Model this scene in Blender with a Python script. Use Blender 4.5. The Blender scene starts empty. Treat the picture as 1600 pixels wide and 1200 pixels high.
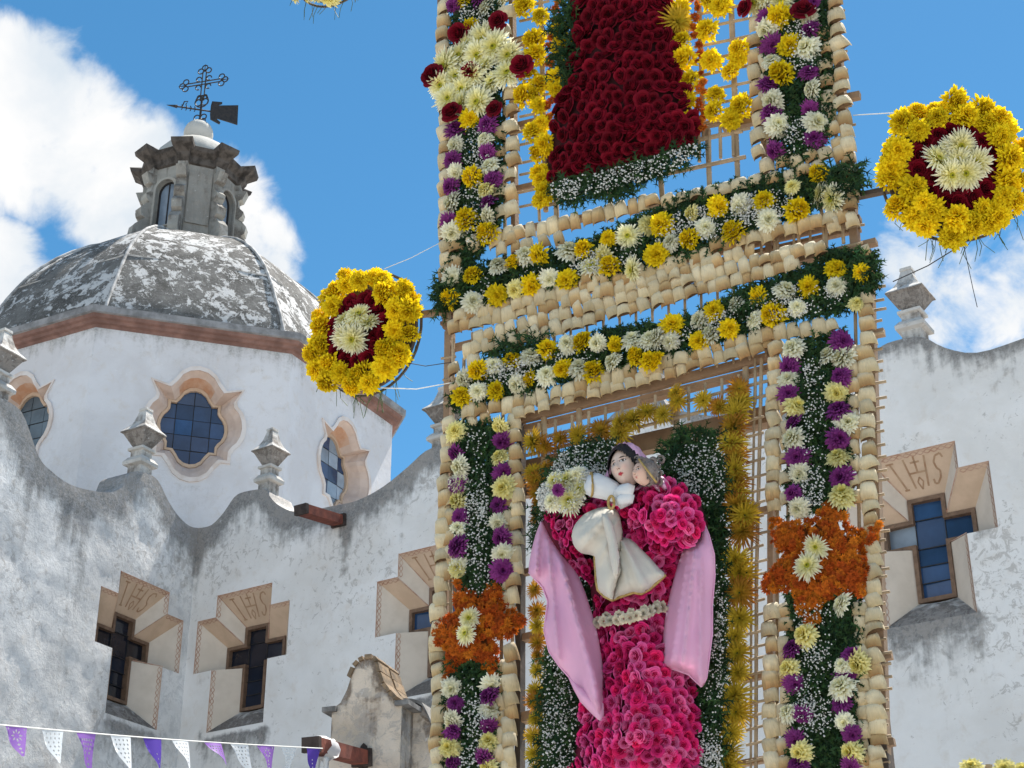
import bpy, bmesh, math, random
import numpy as np
from mathutils import Vector, Matrix, noise as mnoise
from mathutils.geometry import delaunay_2d_cdt

rnd = random.Random(7)
SC = bpy.context.scene
COL = SC.collection
R_ = math.radians

# ------------------------------------------------------------------ camera, sky, sun, exposure
PITCH, FPX = R_(26.5), 2600.0
CAM = Vector((0, 0, 1.6))
cd = bpy.data.cameras.new('camera')
cam = bpy.data.objects.new('camera', cd)
COL.objects.link(cam)
cam.location = CAM
cam.rotation_euler = (R_(90) + PITCH, 0, 0)
cd.sensor_width = 36
cd.lens = FPX / 1600 * 36
cd.clip_end = 5000
SC.camera = cam

SUN = Vector((0.265, 0.36, 0.89)).normalized()
world = bpy.data.worlds.new('World')
SC.world = world
world.use_nodes = True
SC.view_settings.view_transform = 'Standard'
SC.view_settings.look = 'None'
SC.view_settings.gamma = 1
SC.view_settings.use_curve_mapping = False
SC.view_settings.exposure = 1.30
SKY_STRENGTH = 0.095
SUN_STRENGTH = 4.4
CLOUD_VALUE = 4.3

sd = bpy.data.lights.new('sun', 'SUN')
sd.energy = SUN_STRENGTH
sd.angle = R_(0.5)
sd.color = (1.0, 0.95, 0.87)
sun = bpy.data.objects.new('sun', sd)
COL.objects.link(sun)
sun.rotation_euler = SUN.to_track_quat('Z', 'Y').to_euler()
sun.location = SUN * 60

AXR = Vector((1, 0, 0))
AXF = Vector((0, math.cos(PITCH), math.sin(PITCH)))
AXU = Vector((0, -math.sin(PITCH), math.cos(PITCH)))


def ray(x, y):
    return ((x - 800) * AXR - (y - 600) * AXU + FPX * AXF).normalized()


class Plane:
    """a vertical wall plane: u runs right, z up, n towards the viewer"""

    def __init__(self, yaw, P):
        t = R_(yaw)
        self.u = Vector((math.cos(t), -math.sin(t), 0))
        self.n = Vector((-math.sin(t), -math.cos(t), 0))
        self.P = Vector(P)

    def hit(self, x, y, d=0.0):
        r = ray(x, y)
        Q = self.P + self.n * d
        return CAM + r * ((Q - CAM).dot(self.n) / r.dot(self.n))

    def uv(self, x, y, d=0.0):
        h = self.hit(x, y, d)
        return ((h - self.P).dot(self.u), h.z)

    def p(self, u, z, d=0.0):
        q = self.P + self.u * u + self.n * d
        return Vector((q.x, q.y, z))


# ------------------------------------------------------------------ sky with clouds
def build_world():
    nt = world.node_tree
    N, L = nt.nodes, nt.links
    N.clear()
    out = N.new('ShaderNodeOutputWorld')
    bg = N.new('ShaderNodeBackground')
    bg.inputs['Strength'].default_value = SKY_STRENGTH
    sky = N.new('ShaderNodeTexSky')
    sky.sky_type = 'NISHITA'
    sky.sun_disc = False
    sky.sun_elevation = math.asin(SUN.z)
    sky.sun_rotation = math.atan2(SUN.x, SUN.y)
    sky.altitude = 1900
    sky.air_density = 1.0
    sky.dust_density = 0.3
    sky.ozone_density = 2.0
    tc = N.new('ShaderNodeTexCoord')

    def noise(scale, detail, rough, dist=0.0):
        n = N.new('ShaderNodeTexNoise')
        n.inputs['Scale'].default_value = scale
        n.inputs['Detail'].default_value = detail
        n.inputs['Roughness'].default_value = rough
        n.inputs['Distortion'].default_value = dist
        L.new(tc.outputs['Generated'], n.inputs['Vector'])
        return n.outputs['Fac']

    def math_(op, a, b=None, c=None):
        n = N.new('ShaderNodeMath')
        n.operation = op
        for i, v in enumerate((a, b, c)):
            if v is None:
                continue
            if isinstance(v, (int, float)):
                n.inputs[i].default_value = v
            else:
                L.new(v, n.inputs[i])
        return n.outputs[0]
    blobs = [(0, 160, 135), (90, 210, 120), (200, 285, 115), (300, 350, 120), (390, 395, 75),
             (-10, 440, 85), (-170, 180, 180), (1545, 470, 105), (1590, 400, 75), (1425, 392, 60),
             (1760, 480, 140), (-500, 420, 260), (2150, 330, 300), (900, -900, 330),
             (2500, -500, 320), (-900, -400, 360)]
    acc = None
    dirs = [(ray(x, y), r / FPX) for x, y, r in blobs]
    for az, el, r in ((150, 30, .22), (200, 45, .26), (240, 25, .25), (100, 40, .2), (60, 30, .16), (290, 40, .2), (175, 70, .16)):
        a, e = R_(az), R_(el)
        dirs.append((Vector((math.sin(a) * math.cos(e), math.cos(a) * math.cos(e), math.sin(e))), r))
    for d, r in dirs:
        vm = N.new('ShaderNodeVectorMath')
        vm.operation = 'DOT_PRODUCT'
        vm.inputs[1].default_value = d
        L.new(tc.outputs['Generated'], vm.inputs[0])
        mr = N.new('ShaderNodeMapRange')
        mr.interpolation_type = 'SMOOTHSTEP'
        mr.inputs['From Min'].default_value = math.cos(r * 1.45)
        mr.inputs['From Max'].default_value = math.cos(r * 0.35)
        L.new(vm.outputs['Value'], mr.inputs['Value'])
        if r < 145 / FPX and d.x > .1:
            # thin broken clouds on the right: the noise decides where they are dense
            mr.inputs['To Max'].default_value = .60
        acc = mr.outputs[0] if acc is None else math_('MAXIMUM', acc, mr.outputs[0])
    n1 = noise(24, 10, .60, .3)
    n2 = noise(9, 5, .55, .5)
    dens = math_('ADD', acc, math_('MULTIPLY', math_('SUBTRACT', n1, .5), 1.7))
    dens = math_('ADD', dens, math_('MULTIPLY', math_('SUBTRACT', n2, .5), .9))
    mr = N.new('ShaderNodeMapRange')
    mr.interpolation_type = 'SMOOTHSTEP'
    mr.inputs['From Min'].default_value = .36
    mr.inputs['From Max'].default_value = .92
    L.new(dens, mr.inputs['Value'])
    # thin veil far out
    ramp = N.new('ShaderNodeValToRGB')
    ramp.color_ramp.elements[0].position = .38
    ramp.color_ramp.elements[0].color = (CLOUD_VALUE * .62, CLOUD_VALUE * .73, CLOUD_VALUE * .84, 1)
    ramp.color_ramp.elements[1].position = .62
    ramp.color_ramp.elements[1].color = (CLOUD_VALUE, CLOUD_VALUE * 1.0, CLOUD_VALUE * 1.0, 1)
    n3 = noise(8, 6, .55, .3)
    L.new(n3, ramp.inputs['Fac'])
    mix = N.new('ShaderNodeMixRGB')
    L.new(mr.outputs[0], mix.inputs['Fac'])
    # deepen the blue a little, as at altitude
    hs = N.new('ShaderNodeHueSaturation')
    hs.inputs['Hue'].default_value = .485
    hs.inputs['Saturation'].default_value = 1.24
    hs.inputs['Value'].default_value = .75
    L.new(sky.outputs['Color'], hs.inputs['Color'])
    L.new(hs.outputs['Color'], mix.inputs['Color1'])
    L.new(ramp.outputs['Color'], mix.inputs['Color2'])
    L.new(mix.outputs['Color'], bg.inputs['Color'])
    L.new(bg.outputs['Background'], out.inputs['Surface'])


build_world()


# ------------------------------------------------------------------ materials
class Mt:
    """small node-graph helper"""

    def __init__(self, name):
        self.m = bpy.data.materials.new(name)
        self.m.use_nodes = True
        self.nt = self.m.node_tree
        self.N, self.L = self.nt.nodes, self.nt.links
        self.b = self.N['Principled BSDF']
        self.out = self.N['Material Output']
        self.tc = self.N.new('ShaderNodeTexCoord')
        self.geo = self.N.new('ShaderNodeNewGeometry')

    def noise(self, scale, detail=4, rough=.55, dist=0, vec=None, stretch=None):
        n = self.N.new('ShaderNodeTexNoise')
        n.inputs['Scale'].default_value = scale
        n.inputs['Detail'].default_value = detail
        n.inputs['Roughness'].default_value = rough
        n.inputs['Distortion'].default_value = dist
        v = vec or self.geo.outputs['Position']
        if stretch:
            mp = self.N.new('ShaderNodeMapping')
            mp.inputs['Scale'].default_value = stretch
            self.L.new(v, mp.inputs['Vector'])
            v = mp.outputs[0]
        self.L.new(v, n.inputs['Vector'])
        return n.outputs['Fac']

    def math(self, op, a, b=0.0):
        n = self.N.new('ShaderNodeMath')
        n.operation = op
        for i, v in enumerate((a, b)):
            if isinstance(v, (int, float)):
                n.inputs[i].default_value = v
            else:
                self.L.new(v, n.inputs[i])
        return n.outputs[0]

    def step(self, v, lo, hi):
        n = self.N.new('ShaderNodeMapRange')
        n.interpolation_type = 'SMOOTHSTEP'
        n.inputs['From Min'].default_value = lo
        n.inputs['From Max'].default_value = hi
        self.L.new(v, n.inputs['Value'])
        return n.outputs[0]

    def attr(self, name):
        n = self.N.new('ShaderNodeAttribute')
        n.attribute_name = name
        return n

    def mix(self, fac, a, b, typ='MIX'):
        n = self.N.new('ShaderNodeMixRGB')
        n.blend_type = typ
        for i, v in enumerate((fac, a, b)):
            if isinstance(v, (int, float)):
                n.inputs[i].default_value = v
            elif isinstance(v, tuple):
                n.inputs[i].default_value = (*v, 1)
            else:
                self.L.new(v, n.inputs[i])
        return n.outputs[0]

    def color(self, c):
        if isinstance(c, tuple):
            self.b.inputs['Base Color'].default_value = (*c, 1)
        else:
            self.L.new(c, self.b.inputs['Base Color'])

    def bump(self, h, strength=.4, dist=.02):
        n = self.N.new('ShaderNodeBump')
        n.inputs['Strength'].default_value = strength
        n.inputs['Distance'].default_value = dist
        self.L.new(h, n.inputs['Height'])
        self.L.new(n.outputs[0], self.b.inputs['Normal'])

    def rough(self, r, spec=.3):
        self.b.inputs['Roughness'].default_value = r
        self.b.inputs['Specular IOR Level'].default_value = spec

    def objrand(self):
        return self.N.new('ShaderNodeObjectInfo').outputs['Random']

    def translucent(self, col, amount):
        """petals and thin cloth let some light through"""
        t = self.N.new('ShaderNodeBsdfTranslucent')
        if isinstance(col, tuple):
            t.inputs['Color'].default_value = (*col, 1)
        else:
            self.L.new(col, t.inputs['Color'])
        mx = self.N.new('ShaderNodeMixShader')
        mx.inputs[0].default_value = amount
        self.L.new(self.b.outputs[0], mx.inputs[1])
        self.L.new(t.outputs[0], mx.inputs[2])
        self.L.new(mx.outputs[0], self.out.inputs['Surface'])


def plain(name, c1, c2=None, scale=8, rough=.8, bump=.25, bscale=None, spec=.3, rand=.0, bdist=.01):
    m = Mt(name)
    col = c1
    if c2:
        col = m.mix(m.step(m.noise(scale, 6, .6), .35, .65), c1, c2)
    if rand:
        r = m.math('ADD', m.math('MULTIPLY', m.objrand(), rand), 1 - rand * .5)
        col = m.mix(1.0, col, r, 'MULTIPLY')
    m.color(col)
    m.rough(rough, spec)
    if bump:
        m.bump(m.noise(bscale or scale * 4, 6, .65), bump, bdist)
    return m.m


def petal(name, rand=.25, trans=.3, sat=1.0):
    """colour comes from the petals' own vertex colours, varied from flower to flower"""
    m = Mt(name)
    a = m.attr('Col')
    r = m.math('ADD', m.math('MULTIPLY', m.objrand(), rand), 1 - rand * .5)
    col = m.mix(1.0, a.outputs['Color'], r, 'MULTIPLY')
    m.color(col)
    m.rough(.75, .15)
    if trans:
        m.translucent(col, trans)
    return m.m


def plaster(name, base, base2, dark, seed=0.0, rough_bump=.5, grime_w=.55, mottled=0.0, chip=.55):
    m = Mt(name)
    g = m.attr('grime_shade').outputs['Fac']
    big = m.noise(.9, 5, .6, .4)
    mid = m.noise(4.5, 8, .68, .3)
    fine = m.noise(26, 5, .7)
    streak = m.noise(3.2, 5, .6, 0, None, (2.2, 2.2, .22))
    col = m.mix(m.step(big, .36, .64), base, base2)
    # warm old lime showing through
    col = m.mix(m.math('MULTIPLY', m.step(mid, .50, .72), .35), col, (.60, .52, .44))
    s = m.math('ADD', g, m.math('MULTIPLY', m.math('SUBTRACT', streak, .5), grime_w * 1.5))
    s = m.math('ADD', s, m.math('MULTIPLY', m.math('SUBTRACT', mid, .5), grime_w * 1.7))
    s1 = m.step(s, .26, .78)
    col = m.mix(m.math('MULTIPLY', s1, .86), col, m.mix(m.step(fine, .35, .65), dark, tuple(min(1, c * 2.1) for c in dark)))
    # flaked spots: grey specks and pale chips
    chips = m.step(m.math('ADD', m.math('ADD', m.noise(7, 9, .78, .8), m.math('MULTIPLY', m.math('SUBTRACT', m.noise(.55, 3, .5), .5), .42)), m.math('MULTIPLY', g, .10)), .60 - mottled * .05, .645)
    col = m.mix(m.math('MULTIPLY', chips, chip), col, (.34, .31, .285))
    if mottled:
        mm = m.step(m.noise(6.5, 9, .78, .6), .46, .60)
        col = m.mix(m.math('MULTIPLY', mm, mottled), col, (.40, .40, .41))
    pale = m.step(m.noise(14, 6, .7, .5), .63, .68)
    col = m.mix(m.math('MULTIPLY', pale, .35), col, (.82, .82, .82))
    m.color(col)
    m.rough(.92, .15)
    h = m.math('ADD', m.math('MULTIPLY', mid, .8), m.math('MULTIPLY', fine, .25))
    m.bump(h, rough_bump, .05)
    return m.m


M = {}
M['wall'] = plaster('whitewashed plaster', (.78, .76, .745), (.70, .675, .65), (.10, .097, .095), rough_bump=.35)
M['wall_rough'] = plaster('weathered plaster', (.78, .765, .75), (.65, .635, .62), (.115, .11, .105), rough_bump=.42, mottled=.42)
M['drum'] = plaster('drum plaster', (.70, .69, .71), (.63, .61, .62), (.24, .235, .23), rough_bump=.3, grime_w=.55, chip=.10)
M['belfry'] = plaster('bare warm plaster', (.66, .56, .46), (.46, .38, .30), (.095, .068, .048), rough_bump=1.0, grime_w=1.1, mottled=.12)
M['finial'] = plaster('finial plaster', (.60, .58, .555), (.45, .43, .40), (.075, .062, .054), rough_bump=.7, grime_w=.8)
M['cap_dark'] = plain('blackened mortar', (.12, .115, .11), (.26, .25, .24), 5, .95, .6, 30)


def dome_mat():
    m = Mt('flaking limewashed dome')
    big = m.noise(.7, 4, .6, .3)
    sp = m.noise(3.6, 10, .74, .6)
    fine = m.noise(18, 6, .75, .4)
    col = m.mix(m.step(m.noise(1.6, 7, .68, .4), .35, .65), (.09, .086, .08), (.19, .183, .172))
    col = m.mix(m.math('MULTIPLY', m.step(fine, .5, .62), .4), col, (.34, .33, .32))
    d = m.math('ADD', m.math('MULTIPLY', sp, 1.0), m.math('MULTIPLY', m.math('SUBTRACT', big, .5), .42))
    d = m.math('ADD', d, m.math('MULTIPLY', m.math('SUBTRACT', fine, .5), .30))
    fl = m.step(d, .508, .548)
    col = m.mix(m.math('MULTIPLY', fl, .95), col, (.60, .59, .58))
    m.color(col)
    m.rough(.95, .1)
    m.bump(m.math('ADD', m.math('MULTIPLY', fl, .6), fine), .6, .04)
    return m.m


M['dome'] = dome_mat()
M['rib'] = plain('limewashed rib', (.55, .54, .53), (.25, .245, .24), 5, .95, .5)
M['pink_stone'] = plain('pink cantera stone', (.27, .155, .128), (.17, .095, .078), 3, .9, .5, 28)
M['cornice_top'] = plain('grey mortar', (.30, .30, .31), (.17, .17, .175), 4, .95, .6, 25)
M['lantern'] = plaster('lantern stone', (.37, .36, .33), (.26, .25, .23), (.09, .08, .07), rough_bump=.9, grime_w=.7)
M['lantern_dark'] = plain('dark lantern stone', (.04, .034, .03), (.105, .09, .08), 6, .95, .7, 30)  # near-black tone of the lantern cornice
M['cupola'] = plaster('cupola lime', (.52, .51, .48), (.40, .39, .36), (.16, .155, .13), rough_bump=.5, grime_w=.9)
M['surround'] = plain('salmon painted stone', (.68, .55, .48), (.58, .45, .38), 3, .9, .35, 20)
M['surround_orange'] = plain('rust washed stone', (.56, .30, .18), (.62, .42, .31), 4, .9, .35, 20)
M['surround_pale'] = plain('whitewashed moulding', (.72, .66, .63), (.62, .52, .46), 2.5, .9, .35, 20)
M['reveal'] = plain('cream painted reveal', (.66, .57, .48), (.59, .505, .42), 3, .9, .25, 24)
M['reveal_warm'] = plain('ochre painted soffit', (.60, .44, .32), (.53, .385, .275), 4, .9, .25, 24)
M['paint_red'] = plain('faded red ochre line', (.38, .20, .14), (.52, .37, .29), 9, .9, 0)
M['paint_soft'] = plain('worn ochre lettering', (.34, .20, .12), (.42, .28, .18), 9, .9, 0)
M['wood_frame'] = plain('weathered window wood', (.21, .13, .085), (.14, .085, .055), 10, .7, .4, 60)
M['iron'] = plain('black wrought iron', (.022, .022, .024), (.04, .035, .033), 20, .6, .3, 80)
M['spout'] = plain('red ochre clay', (.24, .07, .045), (.13, .042, .032), 6, .85, .5, 30)
M['spout_dark'] = plain('dark spout mouth', (.035, .025, .022), (.06, .045, .04), 10, .9, .4)  # near-black spout ends, also draws the outlet hole
M['tile'] = plain('mossy brick tile', (.26, .18, .11), (.13, .10, .07), 9, .95, .8, 40, rand=.35)
M['mortar'] = plain('pale mortar', (.60, .56, .50), (.48, .45, .40), 9, .95, .6, 40)
M['cane'] = plain('dry cane', (.44, .335, .22), (.33, .24, .15), 14, .7, .3, 90, rand=.3)
M['beam'] = plain('sawn pine beam', (.32, .215, .135), (.24, .155, .095), 9, .75, .4, 60, rand=.25)
M['beam_dark'] = plain('old and shaded dark timber', (.075, .06, .05), (.12, .09, .07), 9, .85, .4, 60)  # dark timber tone, also used as painted shade on one inner pole
M['string'] = plain('white twine', (.75, .74, .70), None, 8, .8, 0)
M['wire'] = plain('dark wire', (.03, .03, .035), None, 8, .6, 0)
M['stem'] = plain('green stem', (.06, .11, .035), (.10, .12, .05), 20, .7, 0)
M['ground'] = plain('pale stone paving', (.42, .405, .385), (.35, .335, .315), 1.2, .9, .4, 9)
M['roof'] = plain('roof mortar', (.32, .30, .28), (.24, .23, .21), 1.5, .95, .4, 12)


def glass_mat(name, c, rough=.12):
    m = Mt(name)
    r = m.objrand()
    col = m.mix(m.step(m.noise(2.2, 4, .6), .3, .7), c, tuple(x * 1.5 for x in c))
    col = m.mix(1.0, col, m.math('ADD', m.math('MULTIPLY', r, .7), .65), 'MULTIPLY')
    m.color(col)
    m.rough(rough, .5)
    return m.m


M['glass'] = glass_mat('deep blue window glass', (.018, .045, .105))
M['glass_dark'] = glass_mat('dim window glass', (.012, .015, .024))
M['glass_grey'] = glass_mat('grey glass with painted reflection', (.085, .115, .14), .25)  # grey base colour stands in for a reflection in the panes
M['glass_pale'] = glass_mat('pale glass with painted reflection', (.22, .27, .33), .25)  # reflected sky is put into the pale base colour
M['lantern_glass'] = glass_mat('lantern glazing', (.22, .28, .36), .2)

M['mum'] = petal('chrysanthemum petals', .30, .30)
M['rosem'] = petal('rose petals', .5, .22)


def agave_mat():
    """fibrous leaf: streaks run along the leaf"""
    m = Mt('pale agave leaf base')
    a = m.attr('Col')
    r = m.objrand()
    vec = m.N.new('ShaderNodeVectorMath')
    vec.operation = 'ADD'
    cmb = m.N.new('ShaderNodeCombineXYZ')
    for k in range(3):
        m.L.new(m.math('MULTIPLY', r, 37.0 + 11 * k), cmb.inputs[k])
    m.L.new(m.tc.outputs['Object'], vec.inputs[0])
    m.L.new(cmb.outputs[0], vec.inputs[1])
    st = m.noise(3.0, 6, .7, .3, vec.outputs[0], (5, .7, 5))
    sp = m.noise(2.2, 6, .7, .5, vec.outputs[0])
    k = m.math('ADD', m.math('MULTIPLY', r, .30), m.math('ADD', m.math('MULTIPLY', st, .5), .66))
    col = m.mix(1.0, a.outputs['Color'], k, 'MULTIPLY')
    col = m.mix(m.math('MULTIPLY', m.step(sp, .58, .72), .5), col, (.34, .20, .09))
    m.color(col)
    m.rough(.7, .25)
    m.bump(st, .35, .15)
    m.translucent(col, .08)
    return m.m


M['agave'] = agave_mat()
M['breath'] = petal('tiny white blossom', 0, .2)
M['fern'] = petal('dark green sprigs', 0, .25)


def cloth_mat(name, c, trans, rough=.6, spec=.3, weave=0):
    m = Mt(name)
    col = m.mix(m.step(m.noise(5, 4, .6), .3, .7), c, tuple(x * .93 for x in c))
    m.color(col)
    m.rough(rough, spec)
    b = m.noise(34, 3, .5)
    if weave:
        b = m.math('ADD', m.math('MULTIPLY', b, .5), m.noise(weave, 4, .7))
    m.bump(b, .18, .01)
    if trans:
        m.translucent(c, trans)
    return m.m


M['pink_cloth'] = cloth_mat('pink satin', (.93, .54, .75), .32, .5, .35)
M['white_cloth'] = cloth_mat('ivory brocade', (.70, .66, .58), .15, .8, .15, 90)
M['sleeve_cloth'] = cloth_mat('white satin', (.74, .75, .76), .15, .75, .2)
M['gold'] = plain('gold trim', (.50, .34, .12), (.38, .25, .08), 60, .5, .5, 150)
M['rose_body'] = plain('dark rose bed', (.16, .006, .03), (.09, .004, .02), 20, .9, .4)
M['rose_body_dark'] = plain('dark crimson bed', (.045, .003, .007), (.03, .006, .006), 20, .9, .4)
M['face'] = petal('painted face', 0, 0)
M['hair'] = plain('black hair', (.012, .009, .009), (.03, .022, .02), 60, .55, .5, 120)
M['curls'] = plain('grey brown curls', (.17, .135, .12), (.26, .22, .20), 40, .7, .5, 120)


def paper(name, c, tr):
    m = Mt(name)
    m.color(c)
    m.rough(.45, .5)
    m.translucent(c, tr)
    return m.m


M['paper_purple'] = paper('purple cut plastic', (.30, .14, .50), .45)
M['paper_violet'] = paper('deep violet cut plastic', (.105, .05, .40), .45)
M['paper_white'] = paper('white cut plastic', (.82, .84, .86), .5)


def clear_paper():
    m = Mt('clear cut plastic')
    m.color((.75, .80, .84))
    m.rough(.3, .5)
    t = m.N.new('ShaderNodeBsdfTransparent')
    mx = m.N.new('ShaderNodeMixShader')
    mx.inputs[0].default_value = .45
    m.L.new(m.b.outputs[0], mx.inputs[1])
    m.L.new(t.outputs[0], mx.inputs[2])
    m.L.new(mx.outputs[0], m.out.inputs['Surface'])
    return m.m


M['paper_clear'] = clear_paper()

# ------------------------------------------------------------------ object helpers
WM = {}


def wmat(o):
    return WM[o.name]


def thing(name, label, cat, loc, group=None):
    o = bpy.data.objects.new(name, None)
    o.empty_display_size = .2
    COL.objects.link(o)
    o.matrix_world = Matrix.Translation(loc)
    o.location = loc
    WM[o.name] = Matrix.Translation(loc)
    o['label'] = label
    o['category'] = cat
    if group:
        o['group'] = group
    return o


def inst(name, mesh, Mx, parent=None, kind=None, label=None):
    o = bpy.data.objects.new(name, mesh)
    COL.objects.link(o)
    WM[o.name] = Mx
    if parent is not None:
        o.parent = parent
        o.matrix_local = WM[parent.name].inverted() @ Mx
    else:
        o.matrix_local = Mx
    if kind:
        o['kind'] = kind
    if label:
        o['label'] = label
    return o


class MB:
    def __init__(self):
        self.v, self.f, self.mi, self.c = [], [], [], []
        self.cur = (1, 1, 1)
        self.m = 0

    def add(self, vs, fs, col=None, cols=None):
        k = len(self.v)
        self.v += [Vector(v) for v in vs]
        self.c += list(cols) if cols else [col or self.cur] * len(vs)
        for f in fs:
            self.f.append([k + i for i in f])
            self.mi.append(self.m)

    def box(self, c, ax, ay, az, hx, hy, hz):
        c = Vector(c)
        vs = [c + ax * (sx * hx) + ay * (sy * hy) + az * (sz * hz) for sz in (-1, 1) for sy in (-1, 1) for sx in (-1, 1)]
        self.add(vs, [(0, 2, 3, 1), (4, 5, 7, 6), (0, 1, 5, 4), (2, 6, 7, 3), (0, 4, 6, 2), (1, 3, 7, 5)])

    def frustum(self, base, top):
        """two same-length rings joined, with caps"""
        n = len(base)
        self.add(list(base) + list(top), [(i, (i + 1) % n, n + (i + 1) % n, n + i) for i in range(n)] +
                 [tuple(range(n - 1, -1, -1)), tuple(range(n, 2 * n))])

    def rings(self, rs, cap0=True, cap1=True, closed=True):
        n = len(rs[0])
        vs = [v for r in rs for v in r]
        fs = []
        for j in range(len(rs) - 1):
            for i in range(n if closed else n - 1):
                fs.append((j * n + i, j * n + (i + 1) % n, (j + 1) * n + (i + 1) % n, (j + 1) * n + i))
        if cap0:
            fs.append(tuple(range(n - 1, -1, -1)))
        if cap1:
            fs.append(tuple((len(rs) - 1) * n + i for i in range(n)))
        self.add(vs, fs)

    def tube(self, pts, r, n=6, r2=None):
        pts = [Vector(p) for p in pts]
        rs = []
        up = Vector((.13, .21, .97))
        for i, p in enumerate(pts):
            t = (pts[min(i + 1, len(pts) - 1)] - pts[max(i - 1, 0)]).normalized()
            a = t.cross(up)
            if a.length < .1:
                a = t.cross(Vector((1, 0, 0)))
            a.normalize()
            b = t.cross(a)
            rr = r if r2 is None else r + (r2 - r) * i / (len(pts) - 1)
            rs.append([p + a * (rr * math.cos(2 * math.pi * k / n)) + b * (rr * math.sin(2 * math.pi * k / n)) for k in range(n)])
        self.rings(rs)

    def mesh(self, name, mats, smooth=False, centre=None, attrs=None):
        c = centre if centre is not None else Vector((0, 0, 0))
        me = bpy.data.meshes.new(name)
        me.from_pydata([tuple(v - c) for v in self.v], [], self.f)
        for m in (mats if isinstance(mats, (list, tuple)) else [mats]):
            me.materials.append(m)
        if any(self.mi):
            me.polygons.foreach_set('material_index', self.mi)
        if smooth:
            me.polygons.foreach_set('use_smooth', [True] * len(me.polygons))
        a = me.color_attributes.new('Col', 'FLOAT_COLOR', 'POINT')
        a.data.foreach_set('color', [x for q in self.c for x in (*q[:3], 1)])
        if attrs:
            for k, vals in attrs.items():
                at = me.attributes.new(k, 'FLOAT', 'POINT')
                at.data.foreach_set('value', vals)
        me.update()
        return me

    def build(self, name, mats, parent=None, smooth=False, kind=None, label=None, attrs=None):
        c = Vector((0, 0, 0))
        for v in self.v:
            c += v
        c /= max(1, len(self.v))
        me = self.mesh(name, mats, smooth, c, attrs)
        return inst(name, me, Matrix.Translation(c), parent, kind, label)


def tag(o, label, cat, group=None):
    o['label'] = label
    o['category'] = cat
    if group:
        o['group'] = group
    return o


def inside(poly, x, y):
    n, r = len(poly), False
    j = n - 1
    for i in range(n):
        xi, yi = poly[i]
        xj, yj = poly[j]
        if (yi > y) != (yj > y) and x < (xj - xi) * (y - yi) / (yj - yi + 1e-12) + xi:
            r = not r
        j = i
    return r


def dist_poly(poly, x, y, closed=True):
    best = 1e9
    n = len(poly)
    for i in range(n if closed else n - 1):
        ax, ay = poly[i]
        bx, by = poly[(i + 1) % n]
        dx, dy = bx - ax, by - ay
        t = max(0, min(1, ((x - ax) * dx + (y - ay) * dy) / (dx * dx + dy * dy + 1e-12)))
        best = min(best, math.hypot(x - ax - t * dx, y - ay - t * dy))
    return best


def densify(poly, step, closed=True):
    out = []
    n = len(poly)
    for i in range(n if closed else n - 1):
        a, b = poly[i], poly[(i + 1) % n]
        k = max(1, int(math.hypot(b[0] - a[0], b[1] - a[1]) / step))
        for j in range(k):
            out.append((a[0] + (b[0] - a[0]) * j / k, a[1] + (b[1] - a[1]) * j / k))
    if not closed:
        out.append(poly[-1])
    return out


def smooth_line(pts, n=6):
    """Catmull-Rom through 2-D points"""
    out = []
    for i in range(len(pts) - 1):
        p0, p1, p2, p3 = pts[max(i - 1, 0)], pts[i], pts[i + 1], pts[min(i + 2, len(pts) - 1)]
        for k in range(n):
            t = k / n
            out.append(tuple(.5 * ((2 * p1[a]) + (-p0[a] + p2[a]) * t + (2 * p0[a] - 5 * p1[a] + 4 * p2[a] - p3[a]) * t * t +
                                   (-p0[a] + 3 * p1[a] - 3 * p2[a] + p3[a]) * t ** 3) for a in (0, 1)))
    out.append(tuple(pts[-1]))
    return out


def mesh2d(outline, holes, step, jitter=.25, seed=1):
    """triangulate a polygon with holes and a fine interior; returns 2-D verts, triangles, count of boundary verts"""
    rr = random.Random(seed)
    loops = [densify(outline, step)] + [densify(h, step) for h in holes]
    vs, es = [], []
    for lp in loops:
        k = len(vs)
        vs += [Vector(p) for p in lp]
        es += [(k + i, k + (i + 1) % len(lp)) for i in range(len(lp))]
    nb = len(vs)
    x0, x1 = min(p[0] for p in outline), max(p[0] for p in outline)
    y0, y1 = min(p[1] for p in outline), max(p[1] for p in outline)
    ny = int((y1 - y0) / step) + 1
    for j in range(ny):
        y = y0 + (j + .5) * step
        x = x0 + (.5 if j % 2 else 0) * step
        while x < x1:
            xx, yy = x + rr.uniform(-jitter, jitter) * step, y + rr.uniform(-jitter, jitter) * step
            if inside(outline, xx, yy) and not any(inside(h, xx, yy) for h in holes):
                if min(dist_poly(l, xx, yy) for l in [outline] + list(holes)) > step * .45:
                    vs.append(Vector((xx, yy)))
            x += step
    ov, oe, of, *_ = delaunay_2d_cdt(vs, es, [], 0, 1e-5)
    tris = []
    for f in of:
        cx = sum(ov[i].x for i in f) / len(f)
        cy = sum(ov[i].y for i in f) / len(f)
        if inside(outline, cx, cy) and not any(inside(h, cx, cy) for h in holes):
            a, b, c = (ov[i] for i in f[:3])
            if (b - a).cross(c - a) < 0:
                f = list(reversed(f))
            tris.append(list(f))
    return [(v.x, v.y) for v in ov], tris


# ================================================================== ground
gb = MB()
gb.add([(-400, -400, 0), (400, -400, 0), (400, 400, 0), (-400, 400, 0)], [(0, 1, 2, 3)])
g = gb.build('ground', M['ground'])
g['kind'] = 'structure'

# ================================================================== church walls
W = Plane(33, CAM + ray(1000, 800) * 24)
_c = W.hit(305, 880)
L = Plane(-60, (_c.x, _c.y, 0))
W.P = Vector((_c.x, _c.y, 0))        # both walls measured from the re-entrant corner
church = thing('church', 'whitewashed church walls with curved parapet and cross shaped windows', 'church', (_c.x, _c.y, 0))
CU = 8.63                            # shift between the old and new u of the main wall

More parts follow.
